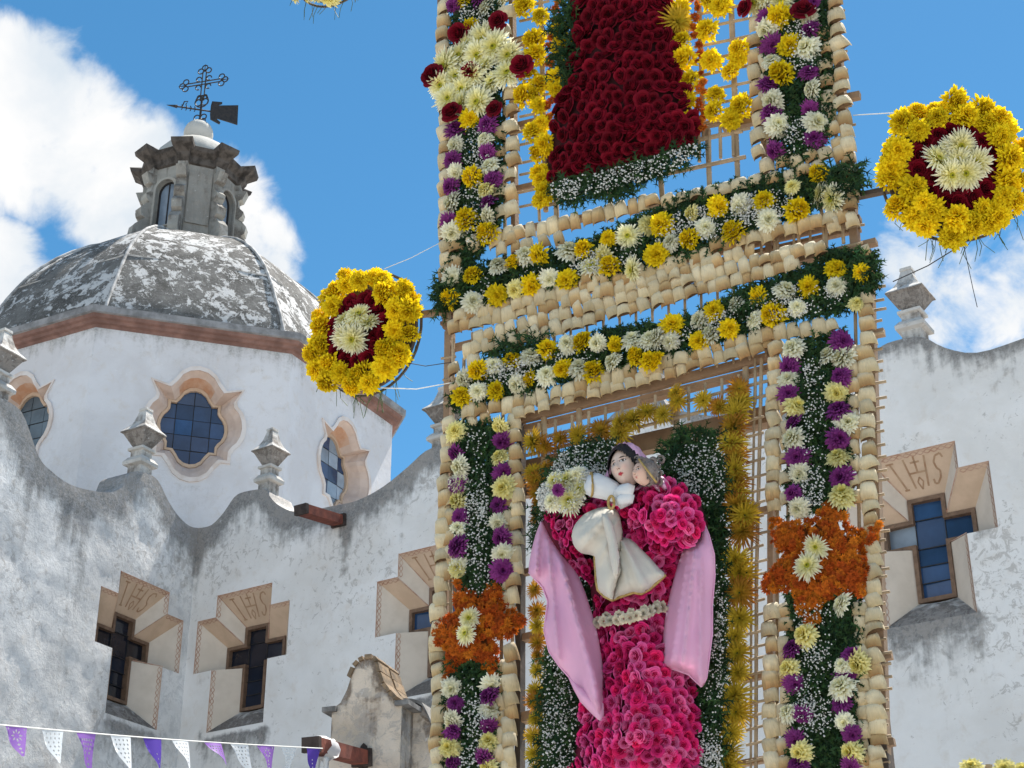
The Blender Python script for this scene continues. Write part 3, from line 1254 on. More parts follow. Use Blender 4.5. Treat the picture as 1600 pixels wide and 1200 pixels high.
# scrolled buttresses at the eight corners
for i in range(8):
    ang = LY - math.pi / 2 - math.pi / 8 + i * math.pi / 4
    out = Vector((math.cos(ang), math.sin(ang), 0))
    tan = Vector((-out.y, out.x, 0))
    prof2 = [(1.02, 20.55), (1.40, 20.6), (1.47, 20.85), (1.44, 21.1), (1.30, 21.28), (1.20, 21.36), (1.30, 21.42), (1.33, 21.6), (1.22, 21.74), (1.13, 21.80), (1.22, 21.90),
             (1.24, 22.0), (1.12, 22.12), (1.10, 22.30), (1.19, 22.34), (1.28, 22.56), (1.12, 22.57), (1.12, 22.74), (1.0, 22.74)]
    n = len(prof2)
    mb = MB()
    w = .115
    vs = [OC + out * r + tan * w + Vector((0, 0, z)) for r, z in prof2] + [OC + out * r - tan * w + Vector((0, 0, z)) for r, z in prof2]
    mb.add(vs, [(k, n + k, n + (k + 1) % n, (k + 1) % n) for k in range(n)])
    inner = [OC + out * .98 + tan * w + Vector((0, 0, z)) for r, z in prof2] + [OC + out * .98 - tan * w + Vector((0, 0, z)) for r, z in prof2]
    mb.add(vs[:n] + inner[:n], [(k, k + 1, n + k + 1, n + k) for k in range(n - 1)])
    mb.add(vs[n:] + inner[n:], [(k, n + k, n + k + 1, k + 1) for k in range(n - 1)])
    mb.build('buttress', M['lantern'], lant, attrs={'grime_shade': [.15 + .5 * (rnd.random() > .5) for _ in mb.v]})
    # jutting, upturned cornice block above it
    mb = MB()

    def blk(r0, r1, w0, w1, z0, z1):
        return [OC + out * r0 + tan * w0 + Vector((0, 0, z0)), OC + out * r1 + tan * w1 + Vector((0, 0, z1)), OC + out * r1 - tan * w1 + Vector((0, 0, z1)), OC + out * r0 - tan * w0 + Vector((0, 0, z0))]
    mb.rings([[OC + out * r + tan * (s * w) + Vector((0, 0, z)) for r, w, s, z in ((.95, w0, 1, z0), (r1, w0, 1, z1), (r1, w0, -1, z1), (.95, w0, -1, z0))]
              for r1, w0, z0, z1 in ((1.10, .13, 22.72, 22.72), (1.20, .15, 22.86, 22.86), (1.22, .15, 22.93, 22.93), (1.42, .24, 23.04, 23.07), (1.45, .25, 23.10, 23.17), (1.0, .12, 23.2, 23.24))])
    mb.build('cornice_block', M['lantern_dark'], lant)
mb = MB()
mb.rings([oct2(r, z) for r, z in ((1.03, 22.70), (1.12, 22.74), (1.14, 22.9), (1.26, 23.0), (1.28, 23.1), (1.0, 23.22))], False, True)
mb.build('cornice', M['lantern_dark'], lant)
mb = MB()


def circ(r, z, n=20, c=OC):
    return [Vector((c.x + r * math.cos(2 * math.pi * k / n), c.y + r * math.sin(2 * math.pi * k / n), z)) for k in range(n)]


mb.rings([circ(r, z) for r, z in ((1.0, 23.15), (.98, 23.3), (.90, 23.5), (.76, 23.68), (.58, 23.82), (.38, 23.91), (.22, 23.94), (.20, 23.98))])
mb.build('cupola', M['cupola'], lant, True, attrs={'grime_shade': [.1] * len(mb.v)})
mb = MB()
mb.rings([circ(max(.02, .345 * math.sin(R_(a))), 24.24 - .345 * math.cos(R_(a))) for a in range(8, 181, 12)])
mb.build('ball', M['cupola'], lant, True, attrs={'grime_shade': [.12] * len(mb.v)})

# wrought iron cross and weathervane
vane = thing('weathervane', 'black wrought iron cross with arrow vane atop the white ball', 'weathervane', (OC.x, OC.y, 24.55))
vx = Vector((math.cos(R_(-20)), math.sin(R_(-20)) , 0))
vx = Vector((.97, -.25, 0)).normalized()
vz = Vector((0, 0, 1))


def vp(x, z):
    return OC + vx * x + vz * z


def ring2(mb, x, z, r, a0=0, a1=360, t=.016, n=12):
    mb.tube([vp(x + r * math.cos(R_(a0 + (a1 - a0) * k / n)), z + r * math.sin(R_(a0 + (a1 - a0) * k / n))) for k in range(n + 1)], t, 5)


mb = MB()
mb.tube([vp(0, 24.5), vp(0, 25.3)], .028, 6)
for s in (-1, 1):
    mb.tube([vp(s * .045, 25.2), vp(s * .045, 26.05)], .016, 5)
mb.build('post', M['iron'], vane)
mb = MB()
for dz in (-.04, .04):
    mb.tube([vp(-.42, 25.72 + dz), vp(.42, 25.72 + dz)], .016, 5)
for (x, z, dx, dz) in ((-.46, 25.72, -1, 0), (.46, 25.72, 1, 0), (0, 26.07, 0, 1)):
    for a, b in ((0, .09), (1, 0), (-1, 0)):
        cx = x + dx * (.09 if a == 0 else 0) + (a * .10 if dz else 0)
        cz = z + dz * (.09 if a == 0 else 0) + (a * .10 if dx else 0)
        ring2(mb, cx, cz, .072)
    mb.tube([vp(x - dx * .02, z - dz * .02), vp(x + dx * .2, z + dz * .2)], .02, 5, .004)
for sx in (-1, 1):
    for sz in (-1, 1):
        ring2(mb, sx * .13, 25.72 + sz * .12, .065, 0, 300)
mb.build('cross_arm', M['iron'], vane)
mb = MB()
for s in (-1, 1):
    ring2(mb, s * .085, 24.72, .075)
    ring2(mb, s * .09, 24.62, .05)
    ring2(mb, s * .08, 25.15, .09)
    ring2(mb, s * .07, 25.30, .06)
ring2(mb, 0, 25.18, .17)
mb.build('scroll', M['iron'], vane)
wx = Vector((.96, .28, .02)).normalized()


def wp(x, z):
    return OC + wx * x + vz * z


mb = MB()
mb.tube([wp(-.55, 24.93), wp(.22, 24.93)], .02, 6)
mb.tube([wp(-.80, 24.93), wp(-.55, 24.93)], .005, 6, .045)
for k in range(4):
    c = -.45 + .1 * k
    mb.tube([wp(c, 24.86), wp(c + .03, 24.93), wp(c, 25.0)], .014, 5)
mb.tube([wp(-.44, 24.95), wp(-.40, 25.1), wp(-.32, 25.12), wp(-.36, 25.02)], .016, 5)
mb.build('arrow', M['iron'], vane)
mb = MB()
tn = wx.cross(vz)
out = [(.22, 24.85), (.22, 25.1), (.24, 25.22), (.48, 25.24), (.48, 25.19), (.36, 25.12), (.86, 25.22), (.88, 24.66), (.36, 24.76), (.48, 24.66), (.46, 24.60), (.24, 24.70)]
n = len(out)
vs = [wp(x, z) + tn * .012 for x, z in out] + [wp(x, z) - tn * .012 for x, z in out]
ov, oe, of, *_ = delaunay_2d_cdt([Vector(p) for p in out], [(i, (i + 1) % n) for i in range(n)], [], 0, 1e-6)
for s in (.012, -.012):
    mb.add([wp(v.x, v.y) + tn * s for v in ov], [list(f) for f in of if inside(out, sum(ov[i].x for i in f) / 3, sum(ov[i].y for i in f) / 3)])
mb.add(vs, [(k, n + k, n + (k + 1) % n, (k + 1) % n) for k in range(n)])
mb.build('tunic_plate', M['iron'], vane)

# ================================================================== small masonry bellcote
BP = Plane(20, CAM + ray(590, 1100) * 20.5)
bel = thing('masonry_bellcote', 'small stained masonry block with curved gable before the church wall', 'bellcote', (BP.P.x, BP.P.y, 0))
gab = [(519, 1108), (532, 1098), (536, 1090), (542, 1078), (548, 1060), (555, 1043), (562, 1035), (570, 1031), (582, 1030), (587, 1036), (591, 1052), (597, 1070), (607, 1084), (617, 1095), (628, 1098)]
g2 = [BP.uv(*q) for q in gab]
BD = .62
mb = MB()
gr = []
outl = [(g2[0][0], g2[0][1] - 2.2), (g2[-1][0], g2[0][1] - 2.2)] + g2[::-1]
v2, tris = mesh2d(outl, [], .09)
cx = (g2[0][0] + g2[-1][0]) / 2
for u, z in v2:
    e = dist_poly(g2, u, z, False)
    mb.add([BP.p(u, z, .03 * mnoise.noise(Vector((u * 3, z * 3, 1))) if e > .06 else 0)], [])
    gr.append(.9 * math.exp(-e / .05) + .5 * math.exp(-((u - cx) / .22) ** 2) * math.exp(-((z - g2[7][1] + .75) / .35) ** 2))
mb.f = tris
mb.mi = [0] * len(tris)
n = len(outl)
k0 = len(mb.v)
mb.add([BP.p(u, z, 0) for u, z in outl] + [BP.p(u, z, -BD) for u, z in outl], [(i, n + i, n + (i + 1) % n, (i + 1) % n) for i in range(n)])
for i in range(n * 2):
    gr.append(.55 if i % n > 1 else .3)
mb.build('gable_block', M['belfry'], bel, True, attrs={'grime_shade': gr})
# foot to the ground
mb = MB()
zf = g2[0][1] - 2.2
mb.box(BP.p(cx, zf / 2, -BD / 2), BP.u, BP.n, Vector((0, 0, 1)), (g2[-1][0] - g2[0][0]) / 2, BD / 2, zf / 2 - .002)
mb.build('base', M['belfry'], bel, attrs={'grime_shade': [.3] * len(mb.v)})
# tiles laid over the curved gable: two wide, four down each flank
curve = densify(g2[4:14], .16, False)
for i in range(len(curve) - 1):
    a, b = curve[i], curve[i + 1]
    t = Vector((b[0] - a[0], b[1] - a[1]))
    if t.length < .05:
        continue
    nn = Vector((-t.y, t.x)).normalized()
    for j in range(2):
        mb = MB()
        d0, d1 = (-BD / 2 * j + (.035 if j == 0 else -.024)), (-BD / 2 * (j + 1) + (.024 if j == 0 else -.03))
        k = .94
        th = .045 + .014 * rnd.random()
        rings = []
        for q in (0, th):
            rings.append([BP.p(a[0] + nn.x * q + t.x * .08, a[1] + nn.y * q + t.y * .08, d0), BP.p(a[0] + nn.x * q + t.x * .92, a[1] + nn.y * q + t.y * .92, d0),
                          BP.p(a[0] + nn.x * q + t.x * .92, a[1] + nn.y * q + t.y * .92, d1), BP.p(a[0] + nn.x * q + t.x * .03, a[1] + nn.y * q + t.y * .03, d1)])
        mb.rings(rings)
        mb.build('tile', M['tile'], bel)
mb = MB()
rows = []
for q in (-.012, .026):
    for d in (.0, -BD):
        rows.append([BP.p(u, z + q, d) for u, z in curve])
mb.rings([rows[0], rows[1], rows[3], rows[2], rows[0]], False, False, False)
mb.build('mortar_bed', M['mortar'], bel)
mb = MB()
for s, (u, z) in ((-1, g2[0]), (1, g2[-1])):
    mb = MB()
    mb.box(BP.p(u + s * .02, z - .01, -BD / 2 + .03), BP.u, BP.n, Vector((0, 0, 1)), .09, BD / 2 + .03, .03)
    mb.build('coping', M['cap_dark'], bel)
# dark slab painting the shade inside a round-headed hole
mb = MB()
hu, hz = BP.uv(569, 1178)
hole = [(hu - .05, hz - .25), (hu + .05, hz - .25), (hu + .05, hz + .02), (hu + .035, hz + .09), (hu, hz + .125), (hu - .035, hz + .09), (hu - .05, hz + .02)]
slab(mb, BP, hole, -.05, .034)
mb.build('outlet', M['spout_dark'], bel)
spout(bel, BP.hit(567, 1192), BP.n, BP.u, 1.35, .19, .11, .12)
# side buttress sweeping down to the right
mb = MB()
but = [(628, 1098), (643, 1099), (652, 1101), (660, 1105), (667, 1118), (674, 1133), (682, 1152), (690, 1175)]
b2 = [BP.uv(x, y, -.35) for x, y in but]
outb = [(b2[0][0] - .02, b2[0][1] - 2), (b2[-1][0], b2[0][1] - 2)] + b2[::-1]
v2, tris = mesh2d(outb, [], .09)
gr = []
for u, z in v2:
    e = dist_poly(b2, u, z, False)
    st = 1.1 * math.exp(-((u - b2[0][0] - .06) / .055) ** 2) + .8 * math.exp(-((u - b2[0][0] - .21) / .03) ** 2) * math.exp(-e / .5) + .9 * math.exp(-((u - b2[0][0] - .34) / .03) ** 2) * math.exp(-e / .25)
    gr.append(.8 * math.exp(-e / .05) + st)
mb.add([BP.p(u, z, -.35) for u, z in v2], tris)
n = len(outb)
mb.add([BP.p(u, z, -.35) for u, z in outb] + [BP.p(u, z, -1.1) for u, z in outb], [(i, n + i, n + (i + 1) % n, (i + 1) % n) for i in range(n)])
gr += [.6] * (2 * n)
mb.build('buttress', M['belfry'], bel, True, attrs={'grime_shade': gr})
mb = MB()
pts = [BP.p(u, z + .015, -.33) for u, z in b2]
pts2 = [BP.p(u, z + .015, -1.1) for u, z in b2]
mb.add(pts + pts2 + [p + Vector((0, 0, .04)) for p in pts] + [p + Vector((0, 0, .04)) for p in pts2],
       [(i, i + 1, len(pts) * 2 + i + 1, len(pts) * 2 + i) for i in range(len(pts) - 1)] +
       [(2 * len(pts) + i, 2 * len(pts) + i + 1, 3 * len(pts) + i + 1, 3 * len(pts) + i) for i in range(len(pts) - 1)])
mb.build('buttress_coping', M['cap_dark'], bel)
# ================================================================== papel picado pennants
rag_p = BP.hit(515, 1172, 1.2)


def bunt(x):
    """line of the bunting: distance grows from 14 m at the picture's left to the spout"""
    t = x / 515
    d = 14.3 + (( rag_p - CAM).length - 14.3) * t
    y = 1133.5 + (1171 - 1133.5) * t + 3.5 * math.sin(math.pi * t) - 1
    return CAM + ray(x, y) * d


mb = MB()
mb.tube([bunt(x) for x in range(-120, 516, 12)], .006, 5)
st = mb.build('bunting_string', M['string'])
tag(st, 'thin white string carrying the papel picado pennants to the red spout', 'string')
PEN = [((8, 42), (31, 1183), 'paper_purple', 0, 'purple pennant cut with a large flower, the leftmost on the string'),
       ((65, 99), (85, 1194), 'paper_clear', 1, 'almost clear pennant between two purple pennants near the left end'),
       ((119, 150), (141, 1202), 'paper_purple', 2, 'purple pennant cut with rows of small squares'),
       ((172, 204), (199, 1206), 'paper_white', 1, 'white pennant just left of the plain deep violet one'),
       ((223, 252), (249, 1204), 'paper_violet', 3, 'deep violet pennant under the middle cross window, between two white ones'),
       ((268, 294), (300, 1203), 'paper_white', 1, 'white pennant blown aside, right of the violet pennant under the windows'),
       ((318, 345), (354, 1194), 'paper_purple', 2, 'light purple pennant blown aside between two white pennants'),
       ((359, 388), (388, 1206), 'paper_white', 1, 'white pennant between the blown purple pennant and the purple one beside the clear one'),
       ((401, 429), (424, 1204), 'paper_purple', 0, 'purple pennant beside the pale clear pennant near the red spout'),
       ((439, 464), (452, 1207), 'paper_clear', 1, 'pale clear pennant next to the last violet pennant by the spout'),
       ((479, 501), (486, 1206), 'paper_violet', 3, 'small deep violet pennant hanging last before the red spout')]
for (x0, x1), (tx, ty), mt, pat, lab in PEN:
    A, B = bunt(x0), bunt(x1)
    ax = (B - A)
    wd = ax.length
    ax.normalize()
    d = (A - CAM).length * .5 + (B - CAM).length * .5
    # lower tip at about the same distance, a little wind in it
    T = CAM + ray(tx, ty) * (d + rnd.uniform(-.05, .05))
    mid = (A + B) / 2
    dn = T - mid
    ln = dn.length
    nrm = ax.cross(dn.normalized()).normalized()
    tri = [(-.5, 0), (.5, 0), (.06, 1), (-.06, 1)]
    holes = []
    if pat == 0:
        for k in range(8):
            a = math.pi * 2 * k / 8
            cx, cy = .14 * math.cos(a), .30 + .14 * math.sin(a)
            ux, uy = math.cos(a), math.sin(a)
            holes.append([(cx + ux * .08, cy + uy * .08), (cx - uy * .032, cy + ux * .032), (cx - ux * .06, cy - uy * .06), (cx + uy * .032, cy - ux * .032)])
        holes += [[(x - .04, .09), (x, .05), (x + .04, .09), (x, .13)] for x in (-.36, .36)]
        holes += [[(-.05, z), (0, z - .045), (.05, z), (0, z + .045)] for z in (.6, .74, .87)]
    elif pat == 2:
        for r in range(4):
            z = .16 + .12 * r
            k = 5 - r
            holes += [[(x - .033, z), (x + .033, z), (x + .033, z + .065), (x - .033, z + .065)] for x in [(-.5 + (i + .5) / k) * (.76 - z * .62) for i in range(k)]]
        holes += [[(-.04, z), (0, z - .05), (.04, z), (0, z + .05)] for z in (.7, .86)]
    elif pat == 1:
        r3 = random.Random(int(x0))
        for r in range(6):
            z = .12 + .125 * r
            w = .42 * (1 - z)
            for k in range(4 - r // 2):
                x = -w + 2 * w * (k + .5) / (4 - r // 2)
                q = .035
                holes.append([(x - q, z), (x, z - q), (x + q, z), (x, z + q * 1.2)])
    else:
        holes = [[(-.03, z), (0, z - .035), (.03, z), (0, z + .035)] for z in (.5, .65, .8)]
    v2, tris = mesh2d(tri, holes, .09, .2, int(x0))
    mb = MB()
    sway = rnd.uniform(-.05, .05)
    for u, v in v2:
        bend = wd * (.10 * math.sin(u * 5 + v * 3 + x0) * v + sway * v * v)
        mb.add([mid + ax * (u * wd) + dn * v + nrm * bend], [])
    mb.f = [list(t) for t in tris]
    mb.mi = [0] * len(tris)
    o = mb.build('pennant', M[mt], None, True)
    tag(o, lab, 'pennant', 'papel picado pennants on the string')
# knotted white rag on the spout
mb = MB()
rg = rag_p + Vector((0, 0, 0))
base = BP.hit(567, 1192) + (BP.n - Vector((0, 0, .12))).normalized() * 1.05 + Vector((0, 0, .05))
nn = 10
for j in range(3):
    rows = []
    for k in range(7):
        row = []
        for q in range(nn):
            a = 2 * math.pi * q / nn
            r = .15 + .035 * mnoise.noise(Vector((k * .9, q * .8, j * 3)))
            row.append(base + BP.n * (.04 * k - .12) + BP.u * (r * math.cos(a)) + Vector((0, 0, r * .85 * math.sin(a))))
        rows.append(row)
    if j == 0:
        mb.rings(rows, False, False)
for s, ln in ((-.05, .20), (.06, .26)):
    rows = []
    for k in range(6):
        w = .09 * (1 - k / 8)
        c = base + BP.u * (s - .03 * k * .5) - Vector((0, 0, .09 + ln * k / 5)) + BP.n * (.03 * math.sin(k * 1.7))
        rows.append([c - BP.n * w, c + BP.u * .012, c + BP.n * w, c - BP.u * .012])
    mb.rings(rows)
o = mb.build('white_rag', M['paper_white'], None, True)
tag(o, 'crumpled white plastic rag tied round the red spout', 'rag')

# ================================================================== flower meshes (unit diameter, facing +Z)


def lerp3(a, b, t):
    return tuple(a[i] + (b[i] - a[i]) * t for i in range(3))


def petal_strip(mb, az, r0, r1, z0, z1, bow, w, c0, c1, twist=0.0, n=3, curl=0.0):
    """one ray floret from radius r0 to r1, height z0 to z1, bowed by bow"""
    vs, cs = [], []
    ca, sa = math.cos(az), math.sin(az)
    for i in range(n + 1):
        t = i / n
        r = r0 + (r1 - r0) * t - curl * t * t * t
        z = z0 + (z1 - z0) * t + bow * math.sin(math.pi * t)
        ww = w * (.55 + .9 * math.sin(math.pi * min(1, .12 + t * .80)))
        if i == n:
            ww *= .45
        tw = twist * t
        for s in (-1, 1):
            x, y, dz = r, s * ww * .5 * math.cos(tw), s * ww * .5 * math.sin(tw)
            vs.append((x * ca - y * sa, x * sa + y * ca, z + dz))
            cs.append(lerp3(c0, c1, t))
    mb.add(vs, [(2 * i, 2 * i + 2, 2 * i + 3, 2 * i + 1) for i in range(n)], cols=cs)


def disc(mb, r, z, col, n=8, h=.04):
    mb.add([(0, 0, z + h)] + [(r * math.cos(2 * math.pi * k / n), r * math.sin(2 * math.pi * k / n), z) for k in range(n)],
           [(0, 1 + k, 1 + (k + 1) % n) for k in range(n)], cols=[col] * (n + 1))


def mum(seed, kind):
    r = random.Random(seed)
    mb = MB()
    if kind == 'yellow':
        ci, co, tip = (.78, .50, .004), (.86, .62, .006), (.90, .70, .015)
        layers = [(12, .01, .07, .26, .37), (18, .04, .15, .26, .36), (24, .08, .23, .23, .33), (30, .12, .31, .18, .27), (34, .16, .38, .10, .19), (34, .20, .44, .02, .09), (30, .22, .47, -.05, -.02), (26, .22, .46, -.09, -.14)]
        w, bow = .068, .05
    elif kind == 'white':
        ci, co, tip = (.74, .70, .30), (.84, .80, .56), (.88, .86, .70)
        layers = [(10, .02, .09, .16, .26), (14, .04, .17, .18, .26), (18, .07, .27, .15, .22), (22, .10, .37, .09, .14), (26, .12, .45, .02, .04), (24, .14, .50, -.04, -.07)]
        w, bow = .075, .06
    elif kind == 'lemon':
        ci, co, tip = (.74, .60, .05), (.82, .72, .20), (.86, .80, .42)
        layers = [(10, .02, .09, .16, .26), (14, .04, .17, .18, .26), (18, .07, .27, .15, .22), (22, .10, .37, .09, .14), (26, .12, .45, .02, .04), (24, .14, .49, -.04, -.07)]
        w, bow = .075, .06
    elif kind == 'purple':
        ci, co, tip = (.14, .010, .12), (.20, .018, .17), (.30, .06, .26)
        layers = [(10, .02, .08, .14, .24), (16, .04, .16, .17, .25), (20, .07, .25, .14, .21), (26, .10, .34, .09, .14), (28, .12, .43, .02, .04), (26, .14, .49, -.05, -.07)]
        w, bow = .055, .05
    elif kind == 'spider':
        ci, co, tip = (.66, .56, .03), (.80, .74, .26), (.90, .88, .72)
        layers = [(12, .05, .16, .05, .13), (16, .06, .26, .05, .16), (20, .06, .36, .03, .13), (24, .07, .44, .01, .08), (24, .08, .50, -.01, .01), (18, .08, .52, -.03, -.07)]
        w, bow = .05, .03
    else:                   # bronze: long thin yellow green florets turning rust
        ci, co, tip = (.54, .42, .025), (.52, .36, .025), (.48, .26, .025)
        if seed % 3 == 1:
            ci, co, tip = (.52, .40, .025), (.50, .36, .03), (.54, .36, .04)
        elif seed % 3 == 2:
            ci, co, tip = (.48, .33, .02), (.42, .22, .02), (.36, .11, .025)
        layers = [(12, .02, .16, .08, .26), (16, .03, .30, .08, .26), (20, .04, .42, .06, .20), (22, .05, .50, .03, .08), (20, .06, .52, 0, -.06), (16, .06, .50, -.02, -.20)]
        w, bow = .034, .05
    for li, (n, r0, r1, z0, z1) in enumerate(layers):
        for k in range(n):
            j = 1.8 if kind == 'yellow' else 1
            az = 2 * math.pi * (k + .5 * (li % 2) + r.uniform(-.3, .3) * j) / n
            f = 1 + r.uniform(-.14, .08) * j
            z1 = layers[li][4] + (r.uniform(-.05, .05) if kind == 'yellow' else 0)
            v = r.uniform(.82, 1.08)
            a = tuple(min(.95, c * v) for c in lerp3(ci, co, li / 5))
            b = tuple(min(.95, c * v) for c in lerp3(co, tip, min(1, .3 + li / 6)))
            petal_strip(mb, az, r0, r1 * f, z0 - .02, z1 + r.uniform(-.03, .03), bow * r.uniform(.5, 1.3), w * r.uniform(.85, 1.2), a, b, r.uniform(-.7, .7) * j, 3,
                        r.uniform(0, .06) if kind != 'spider' else r.uniform(-.02, .05))
    if kind == 'spider':
        disc(mb, .085, .07, (.42, .40, .03), 8, .05)
        disc(mb, .035, .115, (.12, .12, .01), 6, .02)
    # a green calyx behind so that nothing shows through the middle
    g = (.10, .14, .03) if kind in ('spider', 'bronze') else tuple(c * .55 for c in ci)
    mb.add([(0, 0, -.16)] + [(.2 * math.cos(2 * math.pi * k / 8), .2 * math.sin(2 * math.pi * k / 8), .0) for k in range(8)] + [(0, 0, .08)],
           [(0, 1 + (k + 1) % 8, 1 + k) for k in range(8)] + [(9, 1 + k, 1 + (k + 1) % 8) for k in range(8)], cols=[g] * 10)
    return mb.mesh(kind + '_chrysanthemum', M['mum'], True)


def rose(seed, base, edge, core):
    r = random.Random(seed)
    mb = MB()
    # spiral bud, then opening petals
    for li, (n, rad, h, lean, w) in enumerate(((2, .05, .36, .0, 2.8), (3, .11, .38, .015, 2.2), (3, .18, .38, .04, 1.9), (4, .25, .36, .08, 1.7), (4, .32, .28, .13, 1.5), (5, .37, .16, .17, 1.25))):
        a0 = r.uniform(0, 6.28)
        for k in range(n):
            az = a0 + 2 * math.pi * k / n + r.uniform(-.15, .15)
            v = r.uniform(.8, 1.15)
            vs, cs = [], []
            NU, NV = 4, 3
            hh = h * r.uniform(.9, 1.08)
            for j in range(NV + 1):
                t = j / NV
                for i in range(NU + 1):
                    s = i / NU * 2 - 1
                    aa = az + s * w * .5
                    rr = rad * (.35 + .65 * t ** .6) + lean * t * t * (1 - .35 * s * s) + .02 * s
                    z = hh * t - (.06 * s * s * t) - (lean * .55 * t ** 4)
                    vs.append((rr * math.cos(aa), rr * math.sin(aa), z - .1))
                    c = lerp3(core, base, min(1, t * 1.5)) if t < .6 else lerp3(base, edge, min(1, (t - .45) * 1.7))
                    cs.append(tuple(min(.95, x * v) for x in c))
            fs = [(j * (NU + 1) + i, j * (NU + 1) + i + 1, (j + 1) * (NU + 1) + i + 1, (j + 1) * (NU + 1) + i) for j in range(NV) for i in range(NU)]
            mb.add(vs, fs, cols=cs)
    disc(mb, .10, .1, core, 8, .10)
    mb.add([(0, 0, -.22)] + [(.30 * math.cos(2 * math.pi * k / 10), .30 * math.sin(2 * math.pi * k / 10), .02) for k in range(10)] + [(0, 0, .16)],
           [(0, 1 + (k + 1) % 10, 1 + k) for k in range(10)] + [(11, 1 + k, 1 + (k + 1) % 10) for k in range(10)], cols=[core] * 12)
    return mb.mesh('rose', M['rosem'], True)


def daisy(seed):
    r = random.Random(seed)
    mb = MB()
    c1 = r.choice([(.56, .135, .012), (.46, .082, .01), (.60, .18, .014)])
    for n, r1, z in ((12, .50, -.04), (11, .40, .08), (8, .26, .18)):
        for k in range(n):
            v = r.uniform(.7, 1.15)
            petal_strip(mb, 2 * math.pi * (k + r.uniform(-.25, .25)) / n, .06, r1 * r.uniform(.85, 1.12), .02, z + r.uniform(-.03, .05), .06, .13,
                        tuple(c * v * .8 for c in c1), tuple(c * v for c in c1), r.uniform(-.5, .5), 2)
    disc(mb, .09, .12, tuple(c * .6 for c in c1), 6, .06)
    return mb.mesh('orange_daisy', M['mum'], True)


def carnation(seed):
    """small ruffled cream flower of the belt"""
    r = random.Random(seed)
    mb = MB()
    for li, (n, r1, z) in enumerate(((6, .18, .32), (8, .32, .26), (9, .44, .14), (9, .5, .0))):
        for k in range(n):
            v = r.uniform(.85, 1.05)
            c = (.80 * v, .72 * v, .56 * v)
            petal_strip(mb, 2 * math.pi * (k + r.uniform(-.3, .3)) / n, .05, r1 * r.uniform(.85, 1.1), .05, z, .05, .24, tuple(x * .8 for x in c), c, r.uniform(-.6, .6), 3)
    return mb.mesh('cream_flower', M['mum'], True)


def agave(seed):
    """pale spoon-shaped leaf base: a short bulging half barrel, closed at the top and open at the foot; unit height, faces +Z, up is +Y"""
    r = random.Random(seed)
    mb = MB()
    top = lerp3((.66, .57, .39), (.74, .67, .50), r.random())
    mid = lerp3((.62, .49, .29), (.70, .59, .39), r.random())
    low = lerp3((.46, .29, .12), (.58, .43, .22), r.random())
    if seed % 3 == 0:
        low = (.34, .17, .06)
        mid = (.55, .38, .18)
    rows = []
    NV, NU = 6, 6
    tw, bw = r.uniform(.74, .92), r.uniform(.84, 1.08)
    skew = r.uniform(-.08, .08)
    ridge = r.uniform(-.3, .3)
    vs, cs = [], []
    for j in range(NV + 1):
        t = j / NV                       # 0 top .. 1 foot
        prof = math.sin(min(1, t / .22) * math.pi / 2) ** .5 if t > 0 else .2
        half = .5 * (tw + (bw - tw) * t) * (.90 + .10 * math.sin(math.pi * t)) * (.90 + .10 * min(1, t / .15))
        dep = .38 * prof * (.86 + .24 * t)
        for i in range(NU + 1):
            s = i / NU * 2 - 1
            x = half * math.sin(s * math.pi / 2 * .98) + skew * (t - .5)
            z = dep * max(0, math.cos(s * math.pi / 2 * .96)) ** .75 + .02 * math.exp(-((s - ridge) / .15) ** 2)
            y = .5 - t + .05 * math.cos(s * 1.5) * (1 if t > .5 else .25) + r.uniform(-.008, .008)
            vs.append((x, y, z))
            c = lerp3(top, mid, min(1, t * 2)) if t < .5 else lerp3(mid, low, (t - .5) * 2 * (1 if abs(s) < .6 else .6))
            k = r.uniform(.92, 1.04) * (1 if abs(s) < .85 else .85)
            cs.append(tuple(q * k for q in c))
    fs = [(j * (NU + 1) + i, (j + 1) * (NU + 1) + i, (j + 1) * (NU + 1) + i + 1, j * (NU + 1) + i + 1) for j in range(NV) for i in range(NU)]
    mb.add(vs, fs, cols=cs)
    # inner wall of the open foot
    k0 = NV * (NU + 1)
    inn = [(v[0] * .80, v[1] + .16, v[2] * .72 - .02) for v in vs[k0:]]
    mb.add(vs[k0:] + inn, [(i, i + NU + 1, i + NU + 2, i + 1) for i in range(NU)], cols=[tuple(q * .8 for q in low)] * (NU + 1) + [(.10, .06, .03)] * (NU + 1))
    mb.add(inn + [(inn[0][0], inn[0][1], -.02), (inn[-1][0], inn[-1][1], -.02)], [tuple(range(NU + 1)) + (NU + 2, NU + 1)], cols=[(.12, .07, .035)] * (NU + 3))
    return mb.mesh('agave_leaf_base', M['agave'], True)


MESH = {k: [mum(10 + i, k) for i in range(5)] for k in ('yellow', 'white', 'lemon', 'purple', 'spider', 'bronze')}
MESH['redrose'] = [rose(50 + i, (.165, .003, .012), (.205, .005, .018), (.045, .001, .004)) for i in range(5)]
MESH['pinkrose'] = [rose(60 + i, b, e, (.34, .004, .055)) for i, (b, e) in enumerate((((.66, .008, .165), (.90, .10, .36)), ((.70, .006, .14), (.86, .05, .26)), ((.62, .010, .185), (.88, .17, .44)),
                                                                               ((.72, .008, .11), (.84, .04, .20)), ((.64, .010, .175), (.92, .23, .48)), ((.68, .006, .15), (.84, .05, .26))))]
MESH['daisy'] = [daisy(70 + i) for i in range(5)]
MESH['cream'] = [carnation(80 + i) for i in range(3)]
MESH['agave'] = [agave(90 + i) for i in range(12)]

# ================================================================== the floral portal: one plane, two panels
PP = Plane(27, CAM + ray(1000, 600) * 7.0)
UPZ = Vector((0, 0, 1))


def ppt(x, y, d=0.0):
    return PP.hit(x, y, d)


